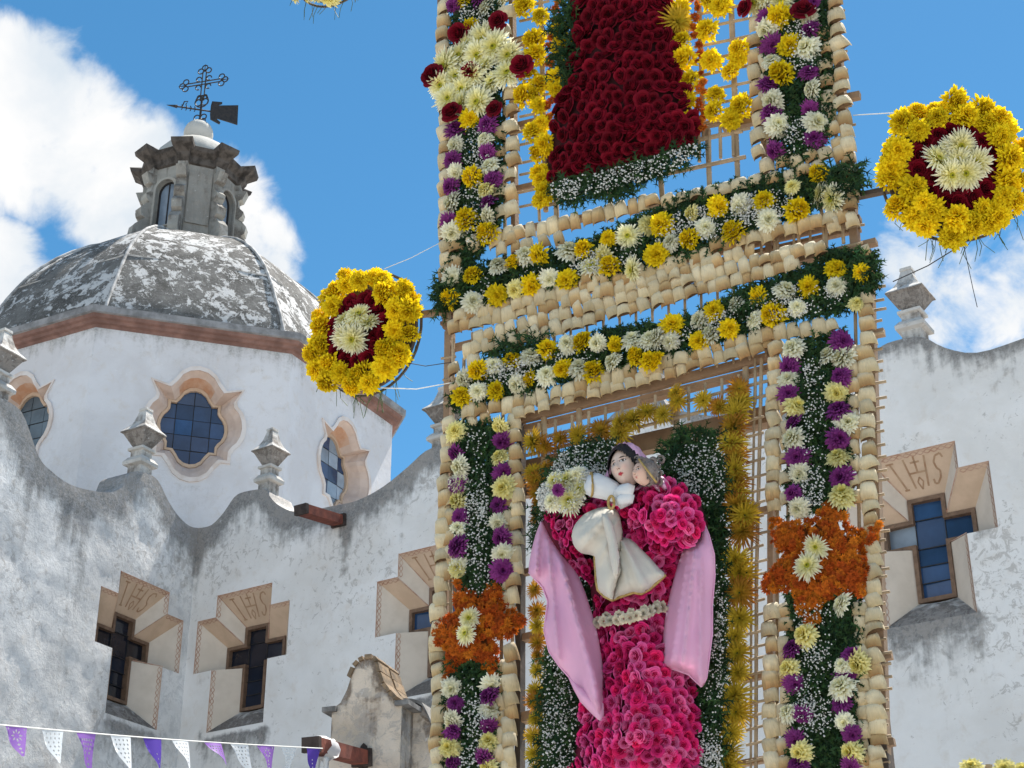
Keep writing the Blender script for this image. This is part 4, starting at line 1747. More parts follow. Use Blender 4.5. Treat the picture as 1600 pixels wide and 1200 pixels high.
def mpp(x, y, d=0.0):
    """metres per photograph pixel on the panel there"""
    return (ppt(x, y, d) - CAM).length / FPX


def facing(x, y, d, dia, tilt=.45, nrm=None, droop=.25, roll=None, seed=None):
    """matrix of a flower of dia pixels at that place, its face turned to the front with a lean of its own"""
    n = (nrm or PP.n).copy()
    s = dia * mpp(x, y, d)
    side = PP.u
    v = (n + side * rnd.gauss(0, tilt * .6) + UPZ * (rnd.gauss(0, tilt * .6) - droop)).normalized()
    q = v.to_track_quat('Z', 'Y').to_matrix().to_4x4()
    sq = Matrix.Diagonal((s * rnd.uniform(.86, 1.12), s * rnd.uniform(.90, 1.08), s * rnd.uniform(.75, 1.2), 1))
    return Matrix.Translation(ppt(x, y, d)) @ q @ Matrix.Rotation(rnd.uniform(0, 6.28) if roll is None else roll, 4, 'Z') @ sq


NAMES = {'yellow': 'yellow_chrysanthemum', 'white': 'white_chrysanthemum', 'lemon': 'lemon_chrysanthemum', 'purple': 'purple_chrysanthemum', 'spider': 'spider_chrysanthemum',
         'bronze': 'bronze_chrysanthemum', 'redrose': 'red_rose', 'pinkrose': 'pink_rose', 'daisy': 'orange_daisy', 'cream': 'cream_flower', 'agave': 'agave_leaf_base'}


def bloom(parent, kind, x, y, d, dia, **kw):
    return inst(NAMES[kind], rnd.choice(MESH[kind]), facing(x, y, d, dia, **kw), parent)


up = thing('floral_panel', 'upper floral panel of pale agave pieces round the dark red rose robe', 'floral panel', ppt(700, 510), 'stacked panels of the flower portal')
lo = thing('floral_panel', 'lower floral panel with orange flower stars framing the pink statue', 'floral panel', ppt(690, 1200), 'stacked panels of the flower portal')


def beam(parent, x0, y0, x1, y1, wpx, d, th, mat='beam', name='beam'):
    A, B = ppt(x0, y0, d), ppt(x1, y1, d)
    t = (B - A)
    ln = t.length
    t.normalize()
    s = PP.n.cross(t).normalized()
    w = wpx * mpp((x0 + x1) / 2, (y0 + y1) / 2, d)
    mb = MB()
    mb.box((A + B) / 2, t, s, PP.n, ln / 2, w / 2, th / 2)
    return mb.build(name, M[mat], parent)


cane_cache = {}


def cane(parent, x0, y0, x1, y1, wpx, d, name='cane_rod'):
    A, B = ppt(x0, y0, d), ppt(x1, y1, d)
    r = wpx * mpp(x0, y0, d) / 2
    t = B - A
    key = 0
    if 'c' not in cane_cache:
        mb = MB()
        rr = [1, 1, 1.0, 1.12, 1, .98, .98, 1.1, .97, .96]
        zz = [0, .2, .325, .335, .345, .5, .70, .71, .72, 1]
        mb.rings([[Vector((a * math.cos(2 * math.pi * k / 7), a * math.sin(2 * math.pi * k / 7), z)) for k in range(7)] for a, z in zip(rr, zz)])
        cane_cache['c'] = mb.mesh('cane_rod', M['cane'], False)
    q = t.to_track_quat('Z', 'Y').to_matrix().to_4x4()
    Mx = Matrix.Translation(A) @ q @ Matrix.Diagonal((r, r, t.length, 1))
    return inst(name, cane_cache['c'], Mx, parent)


# ---- timber behind both panels: posts to the ground, rails and planks
def post(parent, x0, y0, x1, y1, wpx, d, th, mat='beam'):
    return beam(parent, x0, y0, x1, y1, wpx, d, th, mat, 'post')


pg = []
for x, y in ((697, 1240), (1378, 1240)):
    b = ppt(x, y, -.06)
    t = ppt(x - 10 if x < 900 else x - 30, 700, -.06)
    mb = MB()
    mb.box(Vector((b.x, b.y, 1.6)), PP.u, PP.n, UPZ, .045, .045, 1.6)
    mb.build('post', M['beam_dark'], lo)
post(up, 690, -60, 700, 515, 10, -.045, .05)
post(up, 1296, -60, 1338, 395, 12, -.045, .05)
post(up, 800, -60, 806, 480, 7, -.05, .04)
post(up, 1183, -60, 1204, 420, 9, -.05, .04)
post(lo, 703, 520, 694, 1260, 11, -.045, .05)
post(lo, 1358, 395, 1386, 1260, 12, -.045, .05)
post(lo, 815, 560, 812, 1260, 9, -.05, .045, 'beam_dark')  # this pole's shadow is put into its dark timber colour
post(lo, 1206, 470, 1206, 1260, 9, -.05, .045)
# rails between the panels and across the openings
for par, x0, y0, x1, y1, w, d, th, m in [
        (up, 690, 492, 1345, 342, 8, -.05, .04, 'beam'), (up, 690, 507, 1345, 358, 6, -.06, .03, 'beam'), (up, 700, 380, 1340, 262, 7, -.05, .04, 'beam'),
        (lo, 705, 545, 1370, 378, 8, -.05, .04, 'beam'), (lo, 705, 600, 1370, 430, 8, -.05, .04, 'beam'),
        (lo, 815, 655, 1210, 556, 13, -.03, .03, 'beam'), (lo, 815, 672, 1215, 573, 9, -.07, .04, 'beam'),
        (lo, 812, 738, 1215, 648, 30, -.14, .05, 'beam'), (lo, 812, 764, 850, 755, 9, -.10, .03, 'beam'), (lo, 812, 776, 850, 767, 8, -.12, .03, 'beam'),
        (lo, 812, 897, 850, 887, 9, -.06, .03, 'beam'), (lo, 808, 1000, 850, 990, 11, -.06, .04, 'beam'), (lo, 804, 1126, 850, 1115, 15, -.06, .05, 'beam'),
        (lo, 1150, 668, 1215, 654, 12, -.10, .04, 'beam'), (lo, 1160, 805, 1215, 793, 9, -.05, .03, 'beam'), (lo, 1160, 1062, 1215, 1050, 10, -.05, .03, 'beam'),
        (lo, 1150, 1195, 1215, 1183, 9, -.05, .03, 'beam'),
        (up, 800, 70, 830, 62, 15, -.06, .04, 'beam'), (up, 800, 200, 858, 186, 11, -.06, .03, 'beam'), (up, 800, 298, 870, 282, 9, -.06, .03, 'beam'),
        (up, 1050, 205, 1195, 178, 8, -.06, .03, 'beam'), (up, 1130, 200, 1195, 186, 10, -.05, .03, 'beam')]:
    beam(par, x0, y0, x1, y1, w, d, th, m)
for x, y0, y1 in ((870, 268, 372), (955, 290, 345), (1035, 275, 320), (1108, 200, 300), (1152, 190, 285)):
    cane(up, x - 3, y0, x + 1, y1, 8.5, -.03)
for x, y0, y1, w in ((1092, 0, 215, 8), (1142, 0, 200, 9), (845, 0, 330, 8), (835, 150, 345, 5)):
    cane(up, x, y0, x + 8, y1, w, -.02)
for k in range(14):
    y = 8 + k * 24 + rnd.uniform(-3, 3)
    if y < 205:
        cane(up, 1085, y + 17, 1172, y - 1, 5, -.012)
    cane(up, 796, y + 8, 858, y - 5, 4.5, -.012) if k % 2 == 0 else cane(up, 812, y + 4, 845, y - 3, 4.5, -.012)
for x, y in ((1092, 205), (1108, 203), (1125, 199), (1145, 196)):
    cane(up, x, y, x + 1, y + 48, 5.5, -.01)
cane(up, 1040, 272, 1165, 245, 7, -.012)
cane(up, 1050, 228, 1160, 205, 6, -.012)
cane(up, 850, 322, 880, 315, 6, -.012)
# cane lattice of the lower opening
for x0, x1, w in ((1190, 1182, 6), (1180, 1174, 4)):
    cane(lo, x0, 560, x1, 900, w, -.015)
    cane(lo, x1, 880, x1 - 1, 1230, w, -.015)
for k in range(26):
    y = 655 + 22 * k + rnd.uniform(-3, 3)
    cane(lo, 1166, y + 5, 1197 + rnd.uniform(-4, 5), y - 3, 4.6, -.008)
for k in range(14):
    x = 842 + 26 * k
    y = 668 - (x - 842) * .245
    cane(lo, x, y - 6, x, y + 46, 5, -.008)
cane(lo, 822, 690, 1200, 595, 5.5, -.012)
cane(lo, 822, 712, 1200, 617, 5.5, -.012)
for x, y0, y1 in ((905, 600, 690), (1057, 560, 740), (1165, 535, 660), (850, 640, 760)):
    cane(lo, x, y0, x, y1, 10, -.035)
# short cane ends sticking out at the sides
for k in range(34):
    y = 6 + k * 15 + rnd.uniform(-4, 4)
    cane(up, 681 + k * .4 + rnd.uniform(-2, 3), y + 4, 700, y, 4.5, -.02) if k % 2 else None
    if k < 26:
        xr = 1306 + (y / 400) * 37
        cane(up, xr - 25, y + 4, xr + 12 + rnd.uniform(-6, 4), y - 3, 4.5, -.02) if k % 2 else None
for k in range(42):
    y = 545 + k * 16 + rnd.uniform(-4, 4)
    if k % 2:
        cane(lo, 690 + rnd.uniform(-3, 3), y + 3, 712, y, 4.5, -.02)
    y2 = 430 + k * 19 + rnd.uniform(-4, 4)
    cane(lo, 1350, y2 + 4, 1381 + (y2 - 430) * .015 + rnd.uniform(-6, 5), y2 - 2, 5, -.02)
for x, y in ((1340, 150), (1345, 460), (1378, 520), (1390, 1025), (1394, 1160)):
    beam(up if y < 400 else lo, x - 30, y + 6, x + 4, y - 1, 11, -.04, .03)
# vertical canes that carry the agave pieces, seen in the gaps
for par, pts in ((up, ((697, 0, 702, 505), (712, 0, 716, 500), (786, 0, 790, 480), (1200, 0, 1212, 420), (1292, 0, 1318, 380), (1270, 200, 1290, 390), (1240, 255, 1250, 400))),
                 (lo, ((708, 530, 702, 1230), (725, 560, 716, 1230), (786, 640, 782, 1230), (802, 640, 800, 1230), (1215, 520, 1214, 1230), (1232, 520, 1230, 1230), (1335, 420, 1350, 1230), (1352, 420, 1368, 1230)))):
    for x0, y0, x1, y1 in pts:
        cane(par, x0, y0, x1, y1, 5.5, -.01)
for k in range(24):
    x = 730 + k * 25.5
    ym = 500 - (x - 720) * .22
    cane(up, x, ym - 30, x + 1, ym + 12, 4.5, -.008)
    cane(lo, x + 8, ym + 22, x + 9, ym + 66, 4.5, -.008)
    cane(lo, x + 8, ym + 110, x + 8, ym + 160, 4.5, -.008) if k < 19 else None


# ---- agave pieces along lines
def pieces(par, pts, pitch, w, h, d=.022, skip=(), wob=3.0, along=True):
    """pale pieces set out along a polyline of photograph points"""
    ln = [math.hypot(b[0] - a[0], b[1] - a[1]) for a, b in zip(pts, pts[1:])]
    tot = sum(ln)
    n = max(1, int(tot / pitch))
    for k in range(n):
        s = (k + .5) / n * tot + rnd.uniform(-1.5, 1.5)
        i = 0
        while i < len(ln) - 1 and s > ln[i]:
            s -= ln[i]
            i += 1
        t = s / ln[i]
        x = pts[i][0] + (pts[i + 1][0] - pts[i][0]) * t + rnd.uniform(-wob, wob)
        y = pts[i][1] + (pts[i + 1][1] - pts[i][1]) * t + rnd.uniform(-wob, wob) * .7
        if y < -35 or y > 1235:
            continue
        if any((x - a) ** 2 + (y - b) ** 2 < c * c for a, b, c in skip):
            continue
        m = mpp(x, y)
        ang = rnd.gauss(0, .10) - .12
        q = Matrix((PP.u, PP.n.cross(PP.u), PP.n)).transposed().to_4x4()
        tilt = Matrix.Rotation(rnd.gauss(.05, .14), 4, 'X') @ Matrix.Rotation(rnd.gauss(0, .16), 4, 'Y')
        ww, hh = w * 1.12 * rnd.uniform(.84, 1.14), h * 1.06 * rnd.uniform(.86, 1.14)
        Mx = Matrix.Translation(ppt(x, y, d + rnd.uniform(0, .012))) @ q @ Matrix.Rotation(-ang, 4, 'Z') @ tilt @ Matrix.Diagonal((ww * m, hh * m * 1.08, ww * m * .85, 1))
        inst('agave_leaf_base', rnd.choice(MESH['agave']), Mx, par)


WC = (745, 115, 62)
pieces(up, [(694, 0), (698, 440)], 22, 24, 25, skip=[WC])
pieces(up, [(711, 150), (712, 300)], 27, 20, 24, skip=[(745, 115, 60)])
pieces(up, [(712, 372), (720, 450)], 24, 22, 25)
pieces(up, [(789, 5), (792, 100)], 24, 27, 26, skip=[(777, 31, 16)])
pieces(up, [(797, 135), (802, 340)], 25, 24, 27)
pieces(up, [(783, 195), (782, 345)], 27, 21, 26)
pieces(up, [(730, 385), (815, 372)], 24, 24, 26)
pieces(up, [(768, 372), (850, 358), (905, 346), (1005, 320), (1010, 312)], 17.5, 19, 26, wob=1.5)
pieces(up, [(770, 392), (835, 380), (882, 372)], 19, 19, 24)
pieces(up, [(1005, 318), (1090, 306), (1192, 282)], 23, 23, 22)
pieces(up, [(1040, 322), (1060, 318)], 24, 22, 22)
# rows under the flowers of the upper band
pieces(up, [(712, 497), (790, 478), (905, 452), (1000, 428), (1110, 396)], 17.6, 21, 26, wob=2)
pieces(up, [(1110, 385), (1205, 366), (1290, 345), (1325, 337)], 20, 23, 25, wob=1.6)
pieces(up, [(702, 513), (760, 500), (860, 476), (990, 446), (1110, 412), (1180, 392)], 17.6, 21, 25, wob=2)
pieces(up, [(905, 440), (1000, 410)], 20, 22, 24)
pieces(up, [(1290, 355), (1345, 340)], 22, 23, 24)
# right column
pieces(up, [(1306, -8), (1318, 150), (1330, 330)], 21.5, 25, 25)
pieces(up, [(1285, 40), (1298, 190), (1312, 240)], 24, 22, 25)
pieces(up, [(1178, 30), (1186, 250)], 24, 23, 26, skip=[(1165, 10, 20)])
pieces(up, [(1200, 60), (1195, 150), (1204, 220)], 25, 20, 25)
pieces(up, [(1188, 262), (1245, 250), (1300, 238), (1325, 240)], 21, 23, 23)
pieces(up, [(1200, 282), (1260, 268), (1290, 258)], 21, 23, 21)
# lower panel: rows under the joint
pieces(lo, [(740, 535), (790, 518), (860, 497), (1000, 459), (1110, 428), (1240, 396), (1292, 388)], 17.6, 21, 26, wob=2)
pieces(lo, [(720, 552), (790, 534), (880, 512), (1000, 478), (1110, 449), (1245, 412)], 17.6, 21, 25, wob=2)
pieces(lo, [(705, 560), (712, 620)], 22, 23, 24)
pieces(lo, [(1350, 385), (1360, 440)], 22, 22, 24)
pieces(lo, [(725, 572), (760, 560)], 22, 23, 25)
# under the lower flower band
pieces(lo, [(722, 643), (790, 635), (880, 612), (1000, 580), (1110, 548), (1215, 520), (1310, 510)], 19.5, 22, 27, wob=1.6)
pieces(lo, [(800, 648), (880, 625), (990, 597), (1100, 566), (1180, 545), (1210, 533)], 19.5, 22, 22, wob=1.6)
pieces(lo, [(725, 660), (770, 652)], 20, 21, 24)
# left column
SL, SR = (745, 985, 62), (1275, 872, 82)
pieces(lo, [(700, 655), (694, 800), (690, 920), (684, 1000), (684, 1240)], 22, 26, 26, skip=[(745, 985, 50)])
pieces(lo, [(709, 740), (703, 910)], 26, 22, 25)
pieces(lo, [(706, 1060), (702, 1220)], 27, 22, 25)
pieces(lo, [(803, 650), (808, 760), (806, 900), (797, 985), (797, 1215)], 22, 24, 26, skip=[(745, 985, 55)])
pieces(lo, [(790, 770), (792, 940), (781, 1010), (781, 1215)], 25, 21, 25, skip=[(745, 985, 52)])
# right column
pieces(lo, [(1352, 455), (1355, 640), (1360, 800), (1366, 930), (1371, 1230)], 21.5, 27, 25, skip=[(1275, 872, 70)])
pieces(lo, [(1333, 540), (1336, 790)], 24, 22, 25)
pieces(lo, [(1345, 940), (1350, 1220)], 23, 25, 25)
pieces(lo, [(1212, 535), (1208, 640), (1208, 800)], 21, 25, 26, skip=[(1275, 872, 75)])
pieces(lo, [(1230, 540), (1226, 790)], 26, 20, 24, skip=[(1275, 872, 80)])
pieces(lo, [(1204, 945), (1205, 1230)], 24, 25, 25)
pieces(lo, [(1226, 940), (1228, 1230)], 26, 23, 25)


# ---- greenery and tiny white blossom
def in_poly_pts(poly, n, rr):
    x0, x1 = min(p[0] for p in poly), max(p[0] for p in poly)
    y0, y1 = max(-30, min(p[1] for p in poly)), min(1240, max(p[1] for p in poly))
    out = []
    while len(out) < n:
        x, y = rr.uniform(x0, x1), rr.uniform(y0, y1)
        if inside(poly, x, y):
            out.append((x, y))
    return out


def area(poly):
    return abs(sum(poly[i - 1][0] * poly[i][1] - poly[i][0] * poly[i - 1][1] for i in range(len(poly)))) / 2


def foliage(par, polys, seed, dens=.055, ln=26, d0=.0, d1=.05, dark=1.0):
    rr = random.Random(seed)
    mb = MB()
    for poly in polys:
        for x, y in in_poly_pts(poly, int(area(poly) * dens), rr):
            d = rr.uniform(d0, d1)
            p = ppt(x, y, d)
            m = mpp(x, y, d)
            dirv = (PP.u * rr.gauss(0, 1) + UPZ * rr.gauss(-.2, 1) + PP.n * rr.gauss(.35, .5)).normalized()
            l = ln * m * rr.uniform(.5, 1.2)
            k = rr.uniform(.5, 1.4) * dark
            c = lerp3((.018, .050, .022), (.045, .085, .025), rr.random())
            c = tuple(q * k for q in c)
            side = dirv.cross(PP.n + PP.u * rr.gauss(0, .4))
            if side.length < .05:
                continue
            side = side.normalized() * (1.5 * m)
            # a sprig: bent spine with two pairs of leaflets
            q1 = p + dirv * l * .5 + PP.n * (rr.gauss(0, .1) * l)
            q2 = p + dirv * l - UPZ * (.15 * l)
            mb.add([p - side, p + side, q1 + side * .8, q1 - side * .8, q2], [(0, 1, 2, 3), (3, 2, 4)], col=c)
            for s in (-1, 1):
                for t in (.3, .65):
                    b = p.lerp(q2, t)
                    e = b + (dirv * .5 + side.normalized() * s * .8).normalized() * (l * .32)
                    w = dirv * (1.5 * m)
                    mb.add([b - w, b + w, e], [(0, 1, 2)], col=tuple(q * rr.uniform(.8, 1.3) for q in c))
    return mb.build('greenery', M['fern'], par, False, 'stuff')


OCTA = [(1, 0, 0), (-1, 0, 0), (0, 1, 0), (0, -1, 0), (0, 0, 1), (0, 0, -1)]
OCF = [(0, 2, 4), (2, 1, 4), (1, 3, 4), (3, 0, 4), (2, 0, 5), (1, 2, 5), (3, 1, 5), (0, 3, 5)]


def breath(par, polys, seed, dens=.03, d0=.04, d1=.085, size=1.55, clump=26):
    """baby's breath: clustered blossoms on hair-thin stalks"""
    rr = random.Random(seed)
    mb = MB()
    for poly in polys:
        n = int(area(poly) * dens * 1.4)
        nc = max(3, int(area(poly) / 900))
        cs = in_poly_pts(poly, nc, rr)
        k = 0
        tries = 0
        while k < n and tries < n * 20:
            tries += 1
            cx, cy = rr.choice(cs)
            x, y = cx + rr.gauss(0, clump * .55), cy + rr.gauss(0, clump * .55)
            if not inside(poly, x, y):
                continue
            k += 1
            d = rr.uniform(d0, d1)
            p = ppt(x, y, d)
            m = mpp(x, y, d)
            r = size * m * rr.uniform(.6, 1.3)
            v = rr.uniform(.62, .86)
            sc = [rr.uniform(.7, 1.2) for _ in range(3)]
            mb.add([p + Vector(q) * r * sc[i // 2] for i, q in enumerate(OCTA)], OCF, col=(v, v, v * .95))
            if k % 3 == 0:
                b = ppt(cx, cy, .0)
                s = PP.u * (.3 * m)
                mb.add([b - s, b + s, p], [(0, 1, 2)], col=(.14, .19, .09))
    return mb.build('baby_breath', M['breath'], par, False, 'stuff')


UP_POLYS = [[(708, -20), (778, -20), (780, 100), (785, 260), (782, 350), (735, 420), (712, 470), (704, 380), (712, 200)],
            [(690, 482), (686, 450), (700, 430), (760, 412), (860, 392), (940, 368), (1000, 340), (1060, 306), (1130, 288), (1230, 268), (1340, 266), (1350, 295), (1290, 318), (1200, 350), (1130, 378), (1060, 408), (960, 428), (860, 448), (760, 474)],
            [(1190, -20), (1292, -20), (1302, 200), (1272, 250), (1215, 258), (1196, 120)]]
LO_POLYS = [[(708, 642), (706, 612), (760, 568), (860, 545), (960, 514), (1060, 500), (1160, 460), (1260, 416), (1300, 392), (1368, 396), (1372, 440), (1332, 484), (1230, 500), (1130, 532), (1000, 568), (900, 592), (780, 622)],
            [(712, 660), (790, 660), (788, 900), (775, 935), (722, 935), (712, 800)],
            [(698, 1030), (780, 1030), (775, 1235), (690, 1235)],
            [(1235, 535), (1322, 515), (1328, 700), (1322, 800), (1235, 800)],
            [(1232, 930), (1345, 925), (1345, 1235), (1232, 1235)]]
foliage(up, UP_POLYS, 1, .15, 16)
foliage(up, UP_POLYS, 51, .06, 17, -.012, .01, .8)
foliage(lo, LO_POLYS, 2, .15, 16)
foliage(lo, LO_POLYS, 52, .06, 17, -.012, .01, .8)
foliage(up, [[(1295, 262), (1338, 258), (1345, 288), (1328, 305), (1295, 300)], [(678, 440), (705, 430), (705, 480), (684, 484)], [(868, 30), (905, -20), (900, 120), (872, 140)]], 3, .10, 30, .0, .08)
foliage(lo, [[(1305, 395), (1362, 395), (1368, 432), (1330, 440)], [(1150, 452), (1210, 440), (1200, 480), (1140, 500)], [(770, 540), (850, 520), (850, 545), (770, 565)]], 4, .09, 28, .0, .07)
breath(up, [[(718, -10), (772, -10), (772, 50), (718, 60)], [(725, 195), (762, 195), (770, 380), (722, 380)], [(730, 430), (860, 400), (970, 385), (1060, 330), (1170, 300), (1290, 285), (1290, 320), (1180, 350), (1060, 390), (960, 420), (860, 440), (740, 475)],
            [(1225, 15), (1268, 15), (1275, 110), (1225, 110)], [(1228, 180), (1275, 180), (1262, 240), (1225, 240)]], 5, .050)
breath(lo, [[(740, 575), (860, 550), (970, 525), (1060, 515), (1160, 470), (1250, 440), (1340, 455), (1320, 480), (1160, 510), (1000, 555), (860, 585), (750, 612)],
            [(728, 670), (762, 670), (765, 930), (722, 930)], [(722, 1050), (766, 1040), (760, 1235), (715, 1235)], [(1255, 560), (1290, 560), (1290, 790), (1252, 790)],
            [(1240, 945), (1300, 935), (1300, 1140), (1245, 1190)]], 6, .042)

# ---- chrysanthemums, one by one
Q4 = lambda pts, s, ox, oy: [(ox + x * s, oy + y * s) for x, y in pts]
FL = []


def fl(par, kind, pts, s, ox, oy, dia, d=.055, **kw):
    kw.setdefault('tilt', .8)
    kw.setdefault('droop', .12)
    for x, y in Q4(pts, s, ox, oy):
        bloom(par, kind, x + rnd.uniform(-1, 1), y + rnd.uniform(-1, 1), d + rnd.uniform(-.01, .012), dia * 1.34 * rnd.uniform(.85, 1.15), **kw)


# upper left column
fl(up, 'purple', [(195, 40), (405, 785), (210, 820), (405, 955), (190, 1000), (440, 1125), (175, 1165), (365, -10)], .25, 660, 0, 31)
fl(up, 'yellow', [(262, 5), (310, 180), (300, 745), (315, 1105)], .25, 660, 0, 31)
fl(up, 'white', [(400, 50), (395, 875), (210, 910), (425, 1035), (210, 1080), (520, 0)], .25, 660, 0, 31)
fl(up, 'spider', [(440, 220), (450, 300), (275, 280), (540, 345), (140, 410), (230, 350), (345, 345), (385, 410), (440, 515), (530, 460), (210, 480), (120, 530), (250, 560), (350, 640), (245, 655), (160, 620), (380, 250), (315, 470)], .25, 660, 0, 40, .075, tilt=.5, droop=.1)
fl(up, 'redrose', [(468, 128), (230, 208), (295, 435), (60, 465), (612, 408), (175, 697), (445, 672)], .25, 660, 0, 28, .10, tilt=.3)
fl(up, 'purple', [(340, 120), (140, 232), (365, 12), (150, 45)], .3, 660, 280, 31)
fl(up, 'lemon', [(335, 62)], .3, 660, 280, 31)
fl(up, 'white', [(160, 128), (345, 192), (155, 280)], .3, 660, 280, 32)
fl(up, 'yellow', [(232, 215), (345, 290)], .3, 660, 280, 34)
# upper band
fl(up, 'white', [(160, 520), (395, 455), (545, 400), (765, 382), (265, 640), (660, 522)], .3, 660, 280, 33)
fl(up, 'yellow', [(262, 500), (475, 435), (608, 400), (848, 370), (980, 455), (970, 312), (1195, 400), (155, 628), (390, 608), (575, 555), (755, 532)], .3, 660, 280, 32)
fl(up, 'lemon', [(490, 575), (1180, 245), (945, 408)], .3, 660, 280, 30)
fl(up, 'spider', [(885, 450), (1095, 470), (1070, 300)], .3, 660, 280, 33)
fl(up, 'yellow', [(50, 375), (345, 278), (580, 248), (865, 105), (195, 442), (25, 528), (425, 412), (748, 297)], .3, 1020, 240, 33)
fl(up, 'white', [(455, 275), (275, 385), (95, 468), (600, 345)], .3, 1020, 240, 33)
fl(up, 'lemon', [(205, 310), (590, 320), (725, 172)], .3, 1020, 240, 30)
fl(up, 'spider', [(862, 212), (935, 238)], .3, 1020, 240, 40)
# upper right column
fl(up, 'redrose', [(652, 45), (1020, 55)], .25, 1000, 0, 25, .08)
fl(up, 'spider', [(720, 10), (880, 0), (790, -20)], .25, 1000, 0, 42, .07)
fl(up, 'purple', [(800, 108), (1075, 12), (1060, 190), (830, 282), (1055, 452), (800, 530), (825, 712), (1060, 682), (1095, 872), (845, 945)], .25, 1000, 0, 32)
fl(up, 'yellow', [(875, 112), (940, 290), (890, 460)], .25, 1000, 0, 35)
fl(up, 'white', [(805, 188), (1045, 115), (1045, 305), (825, 388), (1085, 560), (832, 635), (865, 782), (1100, 775)], .25, 1000, 0, 35)
# yellow flowers of the upper opening
fl(up, 'yellow', [(640, 50), (735, 100), (860, 200), (870, 300), (705, 250), (705, 345), (660, 470), (730, 530), (845, 560), (640, 605), (725, 665), (745, 775), (690, 830), (760, 905), (730, 965), (735, 1090), (765, 1195), (845, 490), (700, 590), (640, -10)], .25, 660, 0, 31, .035, tilt=.6)
fl(up, 'yellow', [(622, 5), (620, 105)], .3, 660, 280, 29, .035)
fl(up, 'yellow', [(250, 50), (265, 250), (275, 370), (310, 510), (290, 622), (300, 755), (500, 40), (420, 185), (445, 378), (620, 315), (565, 445), (470, 600), (465, 692), (635, 670), (565, 745), (430, -5), (615, 360)], .25, 1000, 0, 31, .035, tilt=.6)
fl(up, 'bronze', [(235, 140)], .25, 1000, 0, 42, .04)
for s, pts in ((660, [(840, 10), (845, 60), (838, 110), (825, 170), (805, 235), (795, 290), (800, 350), (795, 410), (800, 470), (798, 520), (790, 620), (785, 670), (790, 720)]),
               (1000, [(345, 10), (350, 60), (345, 110), (340, 160), (345, 210), (360, 290), (372, 340), (372, 390), (375, 450), (378, 510), (380, 560), (372, 640), (380, 690), (385, 750), (380, 790)])):
    for x, y in pts:
        for k in range(2):
            bloom(up, 'daisy', s + x * .25 + rnd.uniform(-5, 5), y * .25 + rnd.uniform(-4, 4), .02 + rnd.uniform(0, .02), 15, tilt=.7)
# lower band
fl(lo, 'white', [(215, 1040), (370, 972), (565, 928), (755, 862), (915, 858), (1095, 842), (1185, 840), (650, 1022), (815, 990), (995, 955), (490, 1072), (295, 1108)], .3, 660, 280, 33)
fl(lo, 'yellow', [(295, 1000), (475, 950), (655, 887), (835, 848), (1005, 862), (210, 1130), (380, 1105), (560, 1045), (735, 988), (895, 1008), (1115, 935), (1182, 950)], .3, 660, 280, 30)
fl(lo, 'yellow', [(320, 820), (550, 752), (820, 702), (955, 605), (1085, 622), (105, 897), (245, 982), (400, 912), (635, 842), (20, 1082)], .3, 1020, 240, 33)
fl(lo, 'white', [(440, 790), (690, 722), (955, 692), (95, 982), (20, 965), (250, 872), (310, 952), (530, 868), (750, 800)], .3, 1020, 240, 32)
fl(lo, 'lemon', [(1060, 782)], .3, 1020, 240, 26)
# lower right column
fl(lo, 'white', [(960, 100), (925, 292), (965, 665), (1000, 880), (990, 1102), (1300, 565), (1275, 165), (1190, 142)], .25, 1000, 520, 36)
fl(lo, 'lemon', [(975, 462), (1230, 385), (1235, 780), (1265, 1025)], .25, 1000, 520, 36)
fl(lo, 'purple', [(930, 215), (930, 385), (960, 565), (985, 782), (960, 1005), (1260, 62), (1250, 275), (1240, 482), (1240, 668), (1255, 910)], .25, 1000, 520, 35)
fl(lo, 'purple', [(620, 667), (630, 825), (665, 965), (640, 1075), (650, 1190), (860, 800), (840, 908), (890, 1052), (880, 1190), (890, 690)], .35, 1020, 780, 33)
fl(lo, 'white', [(845, 470), (850, 745), (605, 960), (860, 1000), (845, 840)], .35, 1020, 780, 36)
fl(lo, 'lemon', [(610, 757), (922, 732), (685, 610), (665, 1132), (890, 1130)], .35, 1020, 780, 36)
# lower left column
fl(lo, 'lemon', [(215, 300), (225, 728), (490, 262), (490, 465), (505, 655)], .25, 660, 600, 31)
fl(lo, 'white', [(235, 520), (230, 905), (225, 1142), (480, 870), (505, 1062), (235, 620)], .25, 660, 600, 32)
fl(lo, 'purple', [(215, 430), (225, 632), (235, 832), (225, 1022), (500, 365), (505, 555), (480, 760), (500, 960), (500, 1165)], .25, 660, 600, 34)
fl(lo, 'purple', [(195, 820), (180, 987), (180, 1172), (395, 787), (390, 957), (360, 1142)], .2667, 660, 880, 29)
fl(lo, 'white', [(175, 740), (185, 920), (405, 720), (395, 860)], .2667, 660, 880, 31)
fl(lo, 'lemon', [(165, 1080), (390, 1055), (390, 1195), (210, 30)], .2667, 660, 880, 31)
